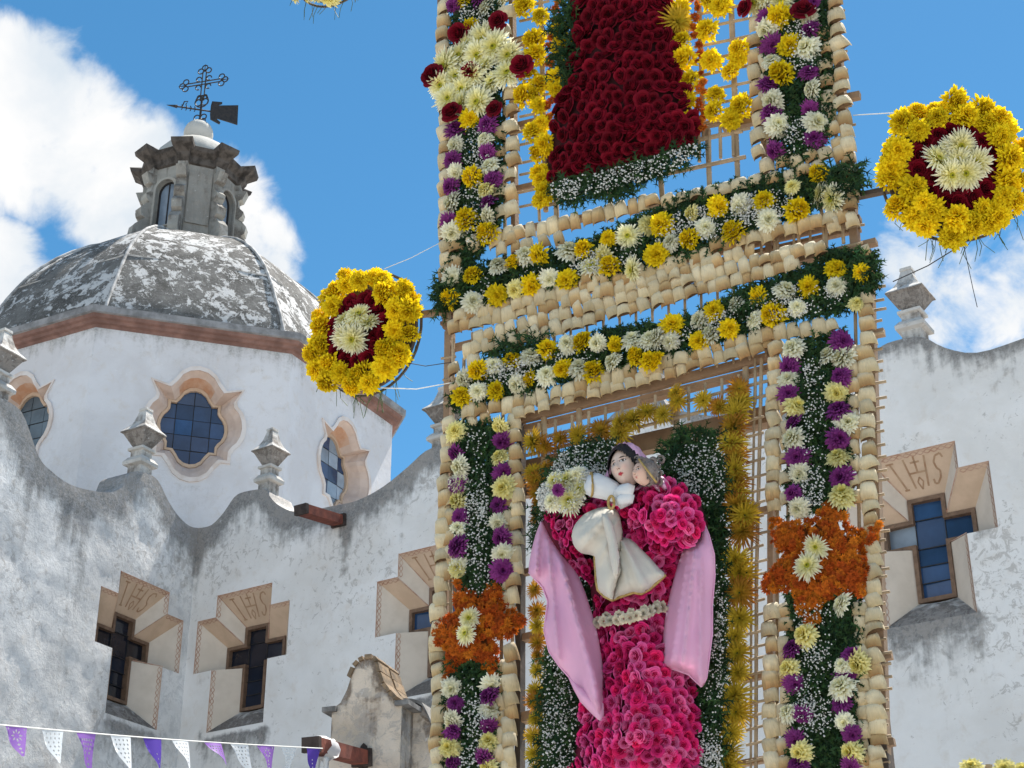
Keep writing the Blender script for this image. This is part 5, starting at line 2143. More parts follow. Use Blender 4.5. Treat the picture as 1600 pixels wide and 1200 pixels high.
# bronze border of the lower opening
fl(lo, 'bronze', [(370, 30), (400, 150), (375, 270), (390, 330), (390, 420), (390, 530), (370, 612), (380, 690), (385, 770), (370, 880), (378, 950), (350, 1040), (340, 1130), (345, 1190)], .35, 1020, 780, 42, .03, tilt=.5)
fl(lo, 'bronze', [(620, 350), (625, 430), (600, 500), (590, 600), (580, 690), (600, 770), (595, 850), (600, 930), (605, 1000), (620, 1080), (650, 1150)], .25, 1000, 520, 42, .03, tilt=.5)
fl(lo, 'bronze', [(225, 380), (235, 430), (390, 425), (485, 455), (40, 500), (145, 510), (510, 470)], .25, 1000, 520, 30, .03, tilt=.7)
fl(lo, 'bronze', [(695, 365), (770, 385), (870, 345), (980, 325), (1120, 295), (1240, 250), (1240, 310), (1330, 230)], .25, 660, 600, 34, .03, tilt=.6)
fl(lo, 'bronze', [(770, 520), (715, 690), (740, 760), (735, 830), (720, 600), (700, 560)], .25, 660, 600, 30, .03, tilt=.6)
for k in range(12):
    bloom(lo, 'bronze', 838 + rnd.uniform(-4, 4) - (k > 8) * 2, 925 + k * 25 + rnd.uniform(-5, 5), .03, 37, tilt=.6)


# ---- orange stars
M['star_bed'] = plain('rust coloured bed', (.24, .07, .015), (.12, .05, .015), 30, .9, .4)


def star(par, pts, cx, cy, spid, n, seed):
    mb = MB()
    poly = [(cx + (x - cx) * .8, cy + (y - cy) * .8) for x, y in pts]
    v2, tris = mesh2d(poly, [], 14, .2, seed)
    mb.add([ppt(x, y, .035) for x, y in v2], tris)
    vs = list(mb.v)
    k = len(poly)
    mb.add([ppt(x, y, .035) for x, y in poly] + [ppt(x, y, .005) for x, y in poly], [(i, (i + 1) % k, k + (i + 1) % k, k + i) for i in range(k)])
    s = mb.build('flower_star', M['star_bed'], par, label='orange six pointed star of small flowers with white centre')
    rr = random.Random(seed)
    got = []
    tries = 0
    while len(got) < n and tries < 6000:
        tries += 1
        x, y = in_poly_pts(pts, 1, rr)[0]
        if all((x - a) ** 2 + (y - b) ** 2 > 36 for a, b in got):
            got.append((x, y))
            e = min(1, dist_poly(pts, x, y) / 20)
            inst('orange_daisy', rnd.choice(MESH['daisy']), facing(x, y, .045 + .035 * e + rnd.uniform(-.008, .008), rr.uniform(14, 20), tilt=.7), s)
    for x, y, dia in spid:
        inst('spider_chrysanthemum', rnd.choice(MESH['spider']), facing(x, y, .105, dia, tilt=.25, droop=.05), s)
    return s


star(lo, [(714, 908), (738, 930), (757, 926), (781, 902), (786, 940), (822, 968), (800, 992), (775, 1000), (778, 1030), (770, 1058), (745, 1030), (722, 1032), (697, 1058), (700, 1020), (680, 1000), (678, 972), (712, 960)], 745, 985,
     [(728, 990, 42), (733, 966, 38)], 170, 3)
star(lo, [(1296, 782), (1318, 800), (1324, 825), (1342, 832), (1375, 818), (1372, 838), (1350, 858), (1356, 890), (1350, 934), (1318, 930), (1292, 935), (1272, 988), (1246, 960), (1240, 930), (1200, 922), (1186, 920), (1206, 888), (1222, 866), (1200, 840), (1204, 806), (1235, 812), (1268, 812)], 1275, 872,
     [(1262, 884, 50), (1275, 855, 44)], 260, 4)
#@@PART3
# ================================================================== figures on the panels
def relief(poly, depth, step=7, seed=1, thick=.0, smooth_n=0):
    """a modelled surface over a photograph polygon: depth(x, y, e) gives the height off the panel, e = distance to the outline in pixels"""
    if smooth_n:
        poly = smooth_line(list(poly) + [poly[0]], smooth_n)[:-1]
    v2, tris = mesh2d(poly, [], step, .15, seed)
    mb = MB()
    for x, y in v2:
        e = max(0, dist_poly(poly, x, y))
        mb.add([ppt(x, y, depth(x, y, e))], [])
    mb.f = [list(t) for t in tris]
    mb.mi = [0] * len(tris)
    if thick:
        # back sheet and a closed hem so that the cloth has a thickness
        k = len(mb.v)
        for v in list(mb.v):
            mb.add([v - PP.n * thick], [])
        from collections import Counter
        cnt = Counter()
        for t in tris:
            for i in range(3):
                cnt[(t[i], t[(i + 1) % 3])] += 1
        for (a, b) in list(cnt):
            if (b, a) not in cnt:
                mb.f.append([b, a, a + k, b + k])
                mb.mi.append(0)
        for t in tris:
            mb.f.append([k + i for i in reversed(t)])
            mb.mi.append(0)
    return mb, poly


def roses_on(par, kind, poly, depth, pitch, dia, seed, droop=.1, tilt=.4, lift=.0, mx=300):
    rr = random.Random(seed)
    y0, y1 = min(p[1] for p in poly), min(1230, max(p[1] for p in poly))
    x0, x1 = min(p[0] for p in poly), max(p[0] for p in poly)
    n = 0
    y = max(y0, -28) + pitch * .3
    row = 0
    while y < y1:
        x = x0 + (pitch * .5 if row % 2 else 0)
        while x < x1:
            xx, yy = x + rr.gauss(0, pitch * .16), y + rr.gauss(0, pitch * .16)
            if inside(poly, xx, yy) and n < mx:
                e = dist_poly(poly, xx, yy)
                d = depth(xx, yy, e)
                gx = (depth(xx + 4, yy, dist_poly(poly, xx + 4, yy) if inside(poly, xx + 4, yy) else 0) - depth(xx - 4, yy, dist_poly(poly, xx - 4, yy) if inside(poly, xx - 4, yy) else 0)) / (8 * mpp(xx, yy))
                gx = max(-1.3, min(1.3, gx))
                nrm = (PP.n - PP.u * gx).normalized()
                bloom(par, kind, xx, yy, d + lift, dia * rr.uniform(.84, 1.18), tilt=tilt, nrm=nrm, droop=droop)
                n += 1
            x += pitch
        y += pitch * .88
        row += 1
    return n


# ---- the dark red robe of the figure above
robe = thing('rose_robe', 'lower part of a robe of dark red roses with a white blossom hem', 'flower robe', ppt(970, 270), None)
RB = [(888, -40), (893, 30), (884, 95), (872, 150), (862, 205), (854, 250), (852, 278), (866, 284), (960, 266), (1040, 240), (1086, 224), (1090, 208), (1078, 160), (1068, 110), (1058, 60), (1050, 20), (1044, -40)]
rob_d = lambda x, y, e: .03 + .10 * min(1, (e / 70)) ** .5
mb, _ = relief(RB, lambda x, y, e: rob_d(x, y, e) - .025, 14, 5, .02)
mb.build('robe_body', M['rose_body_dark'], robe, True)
roses_on(robe, 'redrose', RB, rob_d, 18.0, 25, 3, tilt=.7)
HEM = [(860, 284), (960, 262), (1040, 238), (1086, 222), (1094, 240), (1050, 268), (1000, 284), (940, 300), (880, 314), (862, 306)]
foliage(robe, [HEM, [(925, 285), (1000, 275), (990, 305), (940, 310)], [(870, 300), (915, 295), (905, 318), (880, 318)]], 11, .10, 24, .02, .09)
for hx0, hx1, sd in ((855, 915, 12), (915, 975, 13), (975, 1035, 14), (1035, 1096, 15)):
    breath(robe, [clip_rect(HEM, hx0, hx1, 0, 400)], sd, .085, .06, .13, 1.6, 45)

# ---- the statue in pink roses below
st = thing('saint_statue', 'veiled statue in a pink rose dress holding a curly haired child', 'statue', ppt(990, 1230), None)


def lump(cx, cy, rx, ry, d, h):
    return lambda x, y: d + h * math.sqrt(max(0, 1 - ((x - cx) / rx) ** 2 - ((y - cy) / ry) ** 2))


SKIRT = [(928, 962), (960, 950), (1036, 944), (1046, 970), (1064, 1020), (1082, 1075), (1092, 1130), (1094, 1235), (886, 1235), (893, 1180), (904, 1120), (915, 1060), (926, 1000)]
sk_d = lambda x, y, e: .08 + .22 * min(1, e / 85) ** .55
TORSO = [(930, 800), (960, 780), (1055, 800), (1072, 850), (1062, 890), (1042, 940), (1034, 952), (930, 966), (922, 920), (926, 860)]
to_d = lambda x, y, e: .09 + .17 * min(1, e / 55) ** .55
ARM_L = [(850, 800), (880, 795), (915, 775), (950, 770), (965, 790), (950, 815), (918, 830), (912, 860), (930, 900), (918, 908), (895, 890), (876, 868), (862, 845), (848, 820)]
al_d = lambda x, y, e: .14 + .12 * min(1, e / 26) ** .55
ARM_R = [(962, 800), (978, 782), (990, 766), (1012, 756), (1045, 752), (1072, 764), (1090, 785), (1099, 812), (1096, 838), (1078, 850), (1048, 858), (1014, 854), (990, 842), (972, 822)]
ar_d = lambda x, y, e: .22 + .17 * min(1, e / 48) ** .55
for nm, P_, D_ in (('skirt_body', SKIRT, sk_d), ('torso_body', TORSO, to_d), ('arm_body', ARM_L, al_d), ('arm_body', ARM_R, ar_d)):
    mb, _ = relief(P_, (lambda D: lambda x, y, e: D(x, y, e) - .03)(D_), 12, 6, .05)
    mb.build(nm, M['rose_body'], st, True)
roses_on(st, 'pinkrose', SKIRT, sk_d, 15.2, 23, 21, tilt=.55)
roses_on(st, 'pinkrose', TORSO, to_d, 15.5, 21, 22, tilt=.55)
roses_on(st, 'pinkrose', ARM_L, al_d, 13.5, 19, 23, tilt=.55)
roses_on(st, 'pinkrose', ARM_R, ar_d, 14.0, 22, 24, tilt=.55)
# the dress holds more than 300 roses: the 300 that show largest stay single, those half hidden or at the edges are joined
rs_ = [o for o in COL.objects if o.parent == st and o.name.startswith('pink_rose')]


def hidden_rank(o):
    v = WM[o.name].translation - CAM
    x, y = 800 + FPX * v.dot(AXR) / v.dot(AXF), 600 - FPX * v.dot(AXU) / v.dot(AXF)
    cov = any(inside(P_, x, y) for P_ in COVER)
    return (cov or y > 1205, -WM[o.name].median_scale)


COVER = [[(846, 812), (898, 892), (932, 985), (946, 1108), (940, 1128), (898, 1078), (850, 985), (826, 894), (838, 832)],
         [(1098, 812), (1117, 900), (1104, 1060), (1033, 1040), (1060, 880), (1084, 850)],
         [(893, 838), (912, 804), (952, 792), (970, 816), (1040, 898), (1002, 928), (957, 938), (931, 905), (926, 868)]]
rs_.sort(key=hidden_rank)
mb = MB()
for o in rs_[290:]:
    me, Mo = o.data, WM[o.name]
    mb.add([Mo @ v.co for v in me.vertices], [tuple(p_.vertices) for p_ in me.polygons], cols=[tuple(c.color)[:3] for c in me.color_attributes['Col'].data])
    bpy.data.objects.remove(o)
mb.build('rose_filling', M['rosem'], st, True, 'stuff')
for k in range(11):
    t = k / 10
    bloom(st, 'cream', 934 + t * 102, 972 - 24 * t + 5 * math.sin(t * 3.1), .33 - .5 * (t - .5) ** 2, 21, tilt=.3, droop=.1)
    if k % 2:
        bloom(st, 'cream', 938 + t * 98, 964 - 22 * t + 5 * math.sin(t * 3.1), .32 - .5 * (t - .5) ** 2, 18, tilt=.4, droop=.1)


def hemline(poly_part, depth, r, par, mat='gold', name='trim', lift=.004):
    pts = [ppt(x, y, depth(x, y, 0) + lift) for x, y in densify(poly_part, 6, False)]
    mb = MB()
    mb.tube(pts, r, 5)
    return mb.build(name, M[mat], par, True)


# pink mantle: two long tails
ML = [(846, 812), (858, 838), (876, 866), (898, 892), (910, 915), (922, 950), (932, 985), (940, 1030), (945, 1080), (946, 1108), (940, 1128), (925, 1114), (908, 1096), (898, 1078), (889, 1058), (873, 1040), (858, 1018), (850, 985), (853, 962), (856, 940), (848, 918), (836, 905), (826, 894), (830, 862), (838, 832)]
crease = lambda t: (1 - abs(math.sin(t))) ** 2.2
ml_d = lambda x, y, e: .20 + .05 * min(1, e / 26) ** .6 + .075 * crease(math.atan2(x - 842, y - 760) * 9.5 + .5) * min(1, e / 14) + .034 * crease(math.atan2(x - 846, y - 740) * 23 + 1) * min(1, e / 9) + .012 * mnoise.noise(Vector((x * .03, y * .012, 1)))
mb, pl_ = relief(ML, ml_d, 4.5, 7, .004, 3)
mb.build('mantle', M['pink_cloth'], st, True)
hemline([(940, 1128), (925, 1114), (908, 1096), (898, 1078), (889, 1058), (873, 1040), (858, 1018), (850, 985), (853, 962), (856, 940), (848, 918), (836, 905), (826, 894)], ml_d, .0035, st, 'pink_cloth')
# the turned-up corner
MT = [(889, 1058), (905, 1072), (925, 1084), (943, 1100), (940, 1128), (925, 1114), (908, 1096), (898, 1078)]
mb, _ = relief(MT, lambda x, y, e: .245 + .02 * min(1, e / 8), 4.5, 8, .003, 2)
mb.build('mantle_fold', M['pink_cloth'], st, True)
MR = [(1098, 812), (1108, 836), (1116, 866), (1117, 900), (1113, 945), (1113, 990), (1108, 1030), (1104, 1060), (1096, 1073), (1086, 1064), (1076, 1054), (1056, 1047), (1033, 1040), (1036, 1000), (1041, 955), (1050, 915), (1060, 880), (1070, 855), (1084, 850), (1094, 840)]
mr_d = lambda x, y, e: .19 + .05 * min(1, e / 26) ** .6 + .075 * crease(math.atan2(x - 1096, y - 760) * 8.5 + .9) * min(1, e / 12) + .032 * crease(math.atan2(x - 1094, y - 740) * 21) * min(1, e / 9) + .012 * mnoise.noise(Vector((x * .03, y * .012, 4)))
mb, _ = relief(MR, mr_d, 4.5, 9, .004, 3)
mb.build('mantle', M['pink_cloth'], st, True)
hemline([(1096, 1073), (1086, 1064), (1076, 1054), (1056, 1047), (1033, 1040)], mr_d, .0035, st, 'pink_cloth')
hemline([(1098, 812), (1108, 836), (1116, 866), (1117, 900), (1113, 945), (1113, 990), (1108, 1030), (1104, 1060), (1096, 1073)], mr_d, .003, st, 'pink_cloth')

# ivory cloth over the arm, in three falls
wdep = lambda x, y, e: .30 + .11 * min(1, e / 30) ** .6
C1 = [(893, 838), (897, 822), (912, 804), (934, 794), (952, 792), (964, 798), (970, 816), (972, 842), (968, 868), (972, 890), (966, 906), (960, 925), (957, 938), (944, 932), (934, 922), (931, 905), (929, 880), (926, 868), (908, 864), (897, 853)]
c1_d = lambda x, y, e: .30 + .065 * min(1, e / 24) ** .6 + .042 * crease(math.atan2(x - 985, y - 770) * 4.2 + .3) * min(1, e / 10) + .020 * crease(math.atan2(x - 978, y - 780) * 10 + 1) * min(1, e / 7) + .010 * mnoise.noise(Vector((x * .06, y * .04, 2)))
mb, _ = relief(C1, c1_d, 4, 10, .005, 3)
mb.build('ivory_cloth', M['white_cloth'], st, True)
C2 = [(964, 838), (985, 842), (1000, 856), (1016, 872), (1030, 888), (1040, 898), (1030, 908), (1016, 920), (1002, 928), (990, 926), (978, 930), (966, 934), (957, 938), (956, 915), (958, 880)]
c2_d = lambda x, y, e: .27 + .045 * min(1, e / 18) ** .6 + .046 * crease(math.atan2(x - 958, y - 815) * 5.5 + .9) * min(1, e / 9) + .018 * crease(math.atan2(x - 955, y - 810) * 13) * min(1, e / 6)
mb, _ = relief(C2, c2_d, 4, 11, .005, 2)
mb.build('ivory_cloth', M['white_cloth'], st, True)
hemline([(931, 905), (934, 922), (944, 932), (957, 938)], c1_d, .006, st)
hemline([(957, 938), (966, 934), (978, 930), (990, 926), (1002, 928), (1016, 920), (1030, 908), (1040, 898)], c2_d, .006, st)
hemline([(929, 868), (931, 905)], c1_d, .005, st)
# a narrow fold of the sleeve falling between
C3 = [(940, 802), (950, 806), (958, 822), (964, 848), (968, 880), (962, 905), (954, 880), (950, 850), (944, 826)]
mb, _ = relief(C3, lambda x, y, e: .40 + .035 * min(1, e / 8) ** .6, 3.5, 12, .005, 3)
mb.build('cloth_fold', M['white_cloth'], st, True)
# white satin sleeve of the child, cuff to the left
sleeve = [((925, 757), 18.0, .36), ((932, 758), 18.5, .37), ((943, 762), 17.5, .37), ((956, 768), 15.5, .36), ((966, 775), 13, .35), ((974, 783), 10.5, .34), ((978, 792), 9, .33)]


def px_tube(sec, mat, name, par, n=26, puck=.09, cap=True):
    mb = MB()
    rs = []
    for i, ((x, y), r, d) in enumerate(sec):
        p = ppt(x, y, d)
        q0 = ppt(*sec[max(0, i - 1)][0], sec[max(0, i - 1)][2])
        q1 = ppt(*sec[min(len(sec) - 1, i + 1)][0], sec[min(len(sec) - 1, i + 1)][2])
        t = (q1 - q0).normalized()
        a = t.cross(PP.n).normalized()
        b = a.cross(t).normalized()
        R = r * mpp(x, y, d)
        rs.append([p + a * (R * math.cos(2 * math.pi * k / n) * (1 + puck * math.sin(k * 2.3 + i))) + b * (R * .8 * math.sin(2 * math.pi * k / n) * (1 + puck * math.sin(k * 1.7 + i * 2))) for k in range(n)])
    mb.rings(rs, cap, cap)
    return mb.build(name, M[mat], par, True)


px_tube(sleeve, 'sleeve_cloth', 'sleeve', st)
mb = MB()
x, y, d = 924.5, 757, .36
mb.tube([ppt(924 + 2 * math.sin(2 * math.pi * k / 20), 757 - 18.5 * math.cos(2 * math.pi * k / 20), .36 + .05 * math.sin(2 * math.pi * k / 20)) for k in range(21)], .005, 5)
mb.build('trim', M['gold'], st, True)
px_tube([((962, 772), 9, .36), ((972, 768), 11, .38), ((982, 766), 12, .39), ((990, 768), 10, .38)], 'sleeve_cloth', 'ruffle', st, 14, .10)
px_tube([((964, 784), 7, .37), ((972, 780), 9, .39), ((982, 778), 9, .39), ((990, 780), 7, .38)], 'sleeve_cloth', 'ruffle', st, 14, .10)
mb = MB()
mb.tube([ppt(955 + 4.5 * math.cos(2 * math.pi * k / 16), 785 + 10 * math.sin(2 * math.pi * k / 16), .40) for k in range(17)], .006, 5)
mb.build('trim', M['gold'], st, True)


# ---- heads
def head_axes(yaw, pitch, roll):
    f = PP.n.copy()
    Rm = Matrix.Rotation(R_(roll), 3, PP.n) @ Matrix.Rotation(R_(yaw), 3, 'Z') @ Matrix.Rotation(R_(pitch), 3, PP.u)
    return Rm @ PP.u, Rm @ UPZ, Rm @ f


def head(par, x, y, d, w, yaw, pitch, roll, child=False, name='face'):
    """painted plaster face; w is the half width in metres"""
    X, Z, F = head_axes(yaw, pitch, roll)
    c = ppt(x, y, d)
    NU, NV = 84, 84
    mb = MB()
    vs, cs = [], []
    skin = (.66, .50, .42) if not child else (.62, .42, .33)
    lipc = (.42, .045, .06) if not child else (.50, .20, .17)
    for j in range(NV + 1):
        v = math.pi * (j / NV) - math.pi / 2
        for i in range(NU + 1):
            u = (i / NU - .5) * math.pi * 1.25
            sx, sz, sf = math.cos(v) * math.sin(u), math.sin(v), math.cos(v) * math.cos(u)
            # face coordinates: a across (-1..1), b up (-1..1)
            a, b = sx, sz
            jaw = 1 - .26 * max(0, -b) ** 1.4 - .04 * max(0, b)
            px_, pz, pf = sx * w * jaw, sz * w * (1.34 if not child else 1.15), sf * w * 1.02
            G = lambda ca, cb, ra, rb: math.exp(-((a - ca) / ra) ** 2 - ((b - cb) / rb) ** 2)
            if sf > 0:
                pf += w * (.30 * G(0, -.16, .10, .12) + .17 * G(0, .02, .075, .16) + .06 * G(0, .2, .09, .14) + .05 * G(.12, -.2, .06, .05) + .05 * G(-.12, -.2, .06, .05))
                pf -= w * .13 * (G(.36, .13, .18, .10) + G(-.36, .13, .18, .10))
                pf += w * .055 * (G(.36, .12, .12, .055) + G(-.36, .12, .12, .055))
                pf += w * (.11 * G(0, -.44, .2, .05) + .10 * G(0, -.53, .17, .05) - .04 * G(0, -.485, .2, .012) + .10 * G(0, -.78, .2, .12))
                pf += w * .05 * (G(.42, -.18, .2, .2) + G(-.42, -.18, .2, .2))
            vs.append(c + X * px_ + Z * pz + F * pf)
            col = skin
            if sf > .1:
                ck = .35 * (G(.42, -.22, .2, .16) + G(-.42, -.22, .2, .16))
                col = lerp3(col, (.66, .33, .28), min(1, ck))
                for s in (-1, 1):
                    ex, ey = a - s * .36, b - .125
                    # almond eye: white, iris, lid line, lashes
                    al = (ex / .16) ** 2 + (ey / (.062 * (1 - .25 * abs(ex / .16)))) ** 2
                    if al < 1.0:
                        col = (.70, .68, .66)
                        if (ex - .01) ** 2 + (ey) ** 2 < .064 ** 2:
                            col = (.03, .018, .012)
                    elif al < 1.9 and ey > -.02:
                        col = (.02, .014, .012)
                    elif al < 1.55:
                        col = lerp3(skin, (.12, .07, .06), .7)
                    elif al < 4.2 and ey > 0:
                        col = lerp3(skin, (.30, .17, .15), .6)
                    br = b - (.285 + .06 * math.cos((a - s * .36) * 5.5) - .03)
                    if abs(br) < .032 * (1.25 - abs(ex + s * -.02) / .3) and abs(ex) < .25:
                        col = (.03, .02, .016)
                lw = .23 * (1 if not child else .75)
                lb = b + .485
                if abs(a) < lw:
                    k = math.cos(a / lw * math.pi / 2) ** .8
                    if -.085 * k < lb < .070 * k * (1 - .28 * math.exp(-(a / .05) ** 2)):
                        col = lipc if abs(lb) > .010 else tuple(q * .35 for q in lipc)
                for s in (-1, 1):
                    if ((a - s * .065) / .035) ** 2 + ((b + .265) / .02) ** 2 < 1:
                        col = (.16, .06, .05)
            cs.append(col)
    fs = [(j * (NU + 1) + i, j * (NU + 1) + i + 1, (j + 1) * (NU + 1) + i + 1, (j + 1) * (NU + 1) + i) for j in range(NV) for i in range(NU)]
    mb.add(vs, fs, cols=cs)
    o = mb.build(name, M['face'], par, True)
    return o, c, X, Z, F


def shell(par, c, X, Z, F, rx, rz, rf, off, hole, mat, name, noise_amp=0.0, nfreq=8, drop=0.0, seed=0, ridges=0):
    """a hood: an ellipsoid with an opening in front given by hole(a, b) > 0"""
    NU, NV = 56, 44
    mb = MB()
    vs = []
    for j in range(NV + 1):
        v = math.pi * (j / NV) - math.pi / 2
        for i in range(NU):
            u = 2 * math.pi * i / NU
            sx, sz, sf = math.cos(v) * math.sin(u), math.sin(v), math.cos(v) * math.cos(u)
            k = 1 + noise_amp * mnoise.noise(Vector((sx * nfreq + seed, sz * nfreq, sf * nfreq)))
            if ridges:
                k += .035 * math.sin(ridges * math.atan2(sx, sf + .3) + 2 * sz)
            flare = 1 + drop * max(0, -sz) ** 1.5
            vs.append((sx, sz, sf, c + X * (off[0] + sx * rx * k * flare) + Z * (off[1] + sz * rz * k) + F * (off[2] + sf * rf * k)))
    ok = [not (hole(sx, sz) and sf > 0) for sx, sz, sf, p in vs]
    fs = []
    for j in range(NV):
        for i in range(NU):
            q = (j * NU + i, j * NU + (i + 1) % NU, (j + 1) * NU + (i + 1) % NU, (j + 1) * NU + i)
            if sum(ok[t] for t in q) >= 3:
                fs.append(q)
    mb.add([p for *_, p in vs], fs)
    return mb.build(name, M[mat], par, True)


mw = 26.0 * mpp(975, 728, .35)
fo, hc, HX, HZ, HF = head(st, 979, 731, .34, mw * .93, -12, 4, 9)
# hair parted in the middle, frames the face and falls beside it
hair_hole = lambda a, b: (abs(a) / (.78 - .42 * max(0, b) ** 1.1)) ** 2 + ((b + .22) / .86) ** 2 < 1
shell(st, hc, HX, HZ, HF, mw * 1.10, mw * 1.46, mw * 1.02, (0, mw * .04, mw * .10), hair_hole, 'hair', 'hair', .03, 14, .05)
# veil over the hair: open in front, pulled wide to the right
veil_hole = lambda a, b: (abs(a) / .97) ** 2.2 + ((b + .28) / 1.14) ** 2 < 1
shell(st, hc, HX, HZ, HF, mw * 1.20, mw * 1.53, mw * 1.08, (mw * .05, mw * .04, -mw * .05), veil_hole, 'pink_cloth', 'veil', .04, 5, .5, 3, 13)
VR = [(981, 696), (1000, 704), (1014, 718), (1022, 730), (1032, 742), (1042, 750), (1046, 762), (1030, 768), (1016, 758), (1008, 742), (1000, 726), (990, 710)]
mb, _ = relief(VR, lambda x, y, e: .30 + .03 * math.sin((x - y * .6) * .5) + .03 * min(1, e / 6), 3, 13, .003, 2)
mb.build('veil', M['pink_cloth'], st, True)
VL = [(966, 700), (960, 712), (952, 728), (946, 742), (941, 752), (950, 753), (956, 738), (962, 720), (968, 706)]
mb, _ = relief(VL, lambda x, y, e: .33 + .02 * min(1, e / 3), 2.5, 14, .003, 2)
mb.build('veil', M['pink_cloth'], st, True)
# the child: face turned to the mother, brown curls, a thin staff
cw = 17.5 * mpp(1005, 737, .42)
fo, cc, CX, CZ, CF = head(st, 1006, 740, .40, cw, -28, 0, 6, True, 'child_face')
ch_hole = lambda a, b: (abs(a + .12) / .80) ** 2 + ((b + .25) / .95) ** 2 < 1
shell(st, cc, CX, CZ, CF, cw * 1.12, cw * 1.28, cw * 1.12, (cw * .14, cw * .08, -cw * .10), ch_hole, 'curls', 'child_hair', .14, 9, 0, 4)
rr = random.Random(31)
for k in range(26):
    x, y = 1010 + rr.uniform(-10, 26), 742 + rr.uniform(-26, 12)
    if (x - 1003) ** 2 + (y - 741) ** 2 < 13 ** 2:
        continue
    mb = MB()
    p0 = ppt(x, y, .40 - .003 * abs(x - 1010) + rr.uniform(-.01, .02))
    R0 = rr.uniform(3.5, 6) * mpp(x, y)
    ph = rr.uniform(0, 6)
    mb.tube([p0 + PP.u * (R0 * math.cos(ph + t * .9) * (1 - t * .05)) + UPZ * (R0 * math.sin(ph + t * .9) * (1 - t * .05)) + PP.n * (.004 * t) for t in range(11)], .0065, 5, .003)
    mb.build('curl', M['curls'], st, True)
mb = MB()
mb.tube([ppt(998, 717, .47), ppt(1026, 754, .45)], .004, 6)
mb.build('staff', M['gold'], st, True)

# ---- flowers and sprigs held at the statue's sides
nose = thing('flower_spray', 'white and purple chrysanthemum spray with tiny blossoms beside the white sleeve', 'flower spray', ppt(885, 770, .2), None)
for k, x, y, dia in (('spider', 886, 750, 52), ('spider', 890, 782, 58), ('spider', 906, 764, 40), ('white', 864, 784, 38), ('white', 902, 742, 34), ('spider', 866, 752, 40), ('purple', 872, 766, 30)):
    bloom(nose, k, x, y, .32 + (.06 if k == 'purple' else 0), dia, tilt=.35, droop=.1)
SPR = [(838, 770), (852, 745), (880, 728), (915, 730), (930, 750), (925, 780), (900, 800), (860, 800), (845, 812)]
breath(nose, [SPR, SPR], 33, .10, .22, .34, 1.9, 14)
foliage(nose, [SPR], 34, .03, 18, .18, .26)
BG = [[(848, 760), (868, 715), (890, 700), (930, 688), (962, 690), (958, 725), (940, 750), (900, 745), (870, 770)],
      [(1030, 712), (1048, 690), (1062, 672), (1120, 676), (1132, 760), (1134, 860), (1130, 1000), (1128, 1235), (1090, 1235), (1092, 1110), (1100, 1060), (1116, 1000), (1120, 880), (1100, 800), (1060, 745)],
      [(852, 1010), (866, 1030), (886, 1060), (905, 1100), (915, 1110), (900, 1160), (892, 1235), (846, 1235), (848, 1100)],
      [(842, 800), (858, 740), (850, 840), (830, 870)]]
foliage(lo, BG, 41, .11, 27, .0, .10)
breath(lo, BG, 42, .05, .07, .14, 1.55, 26)
breath(lo, [BG[0]], 43, .06, .07, .14, 1.55, 26)
foliage(lo, [[(870, 745), (1100, 740), (1110, 1040), (1090, 1235), (895, 1235), (890, 1000), (850, 850)]], 44, .05, 30, .0, .05, .6)


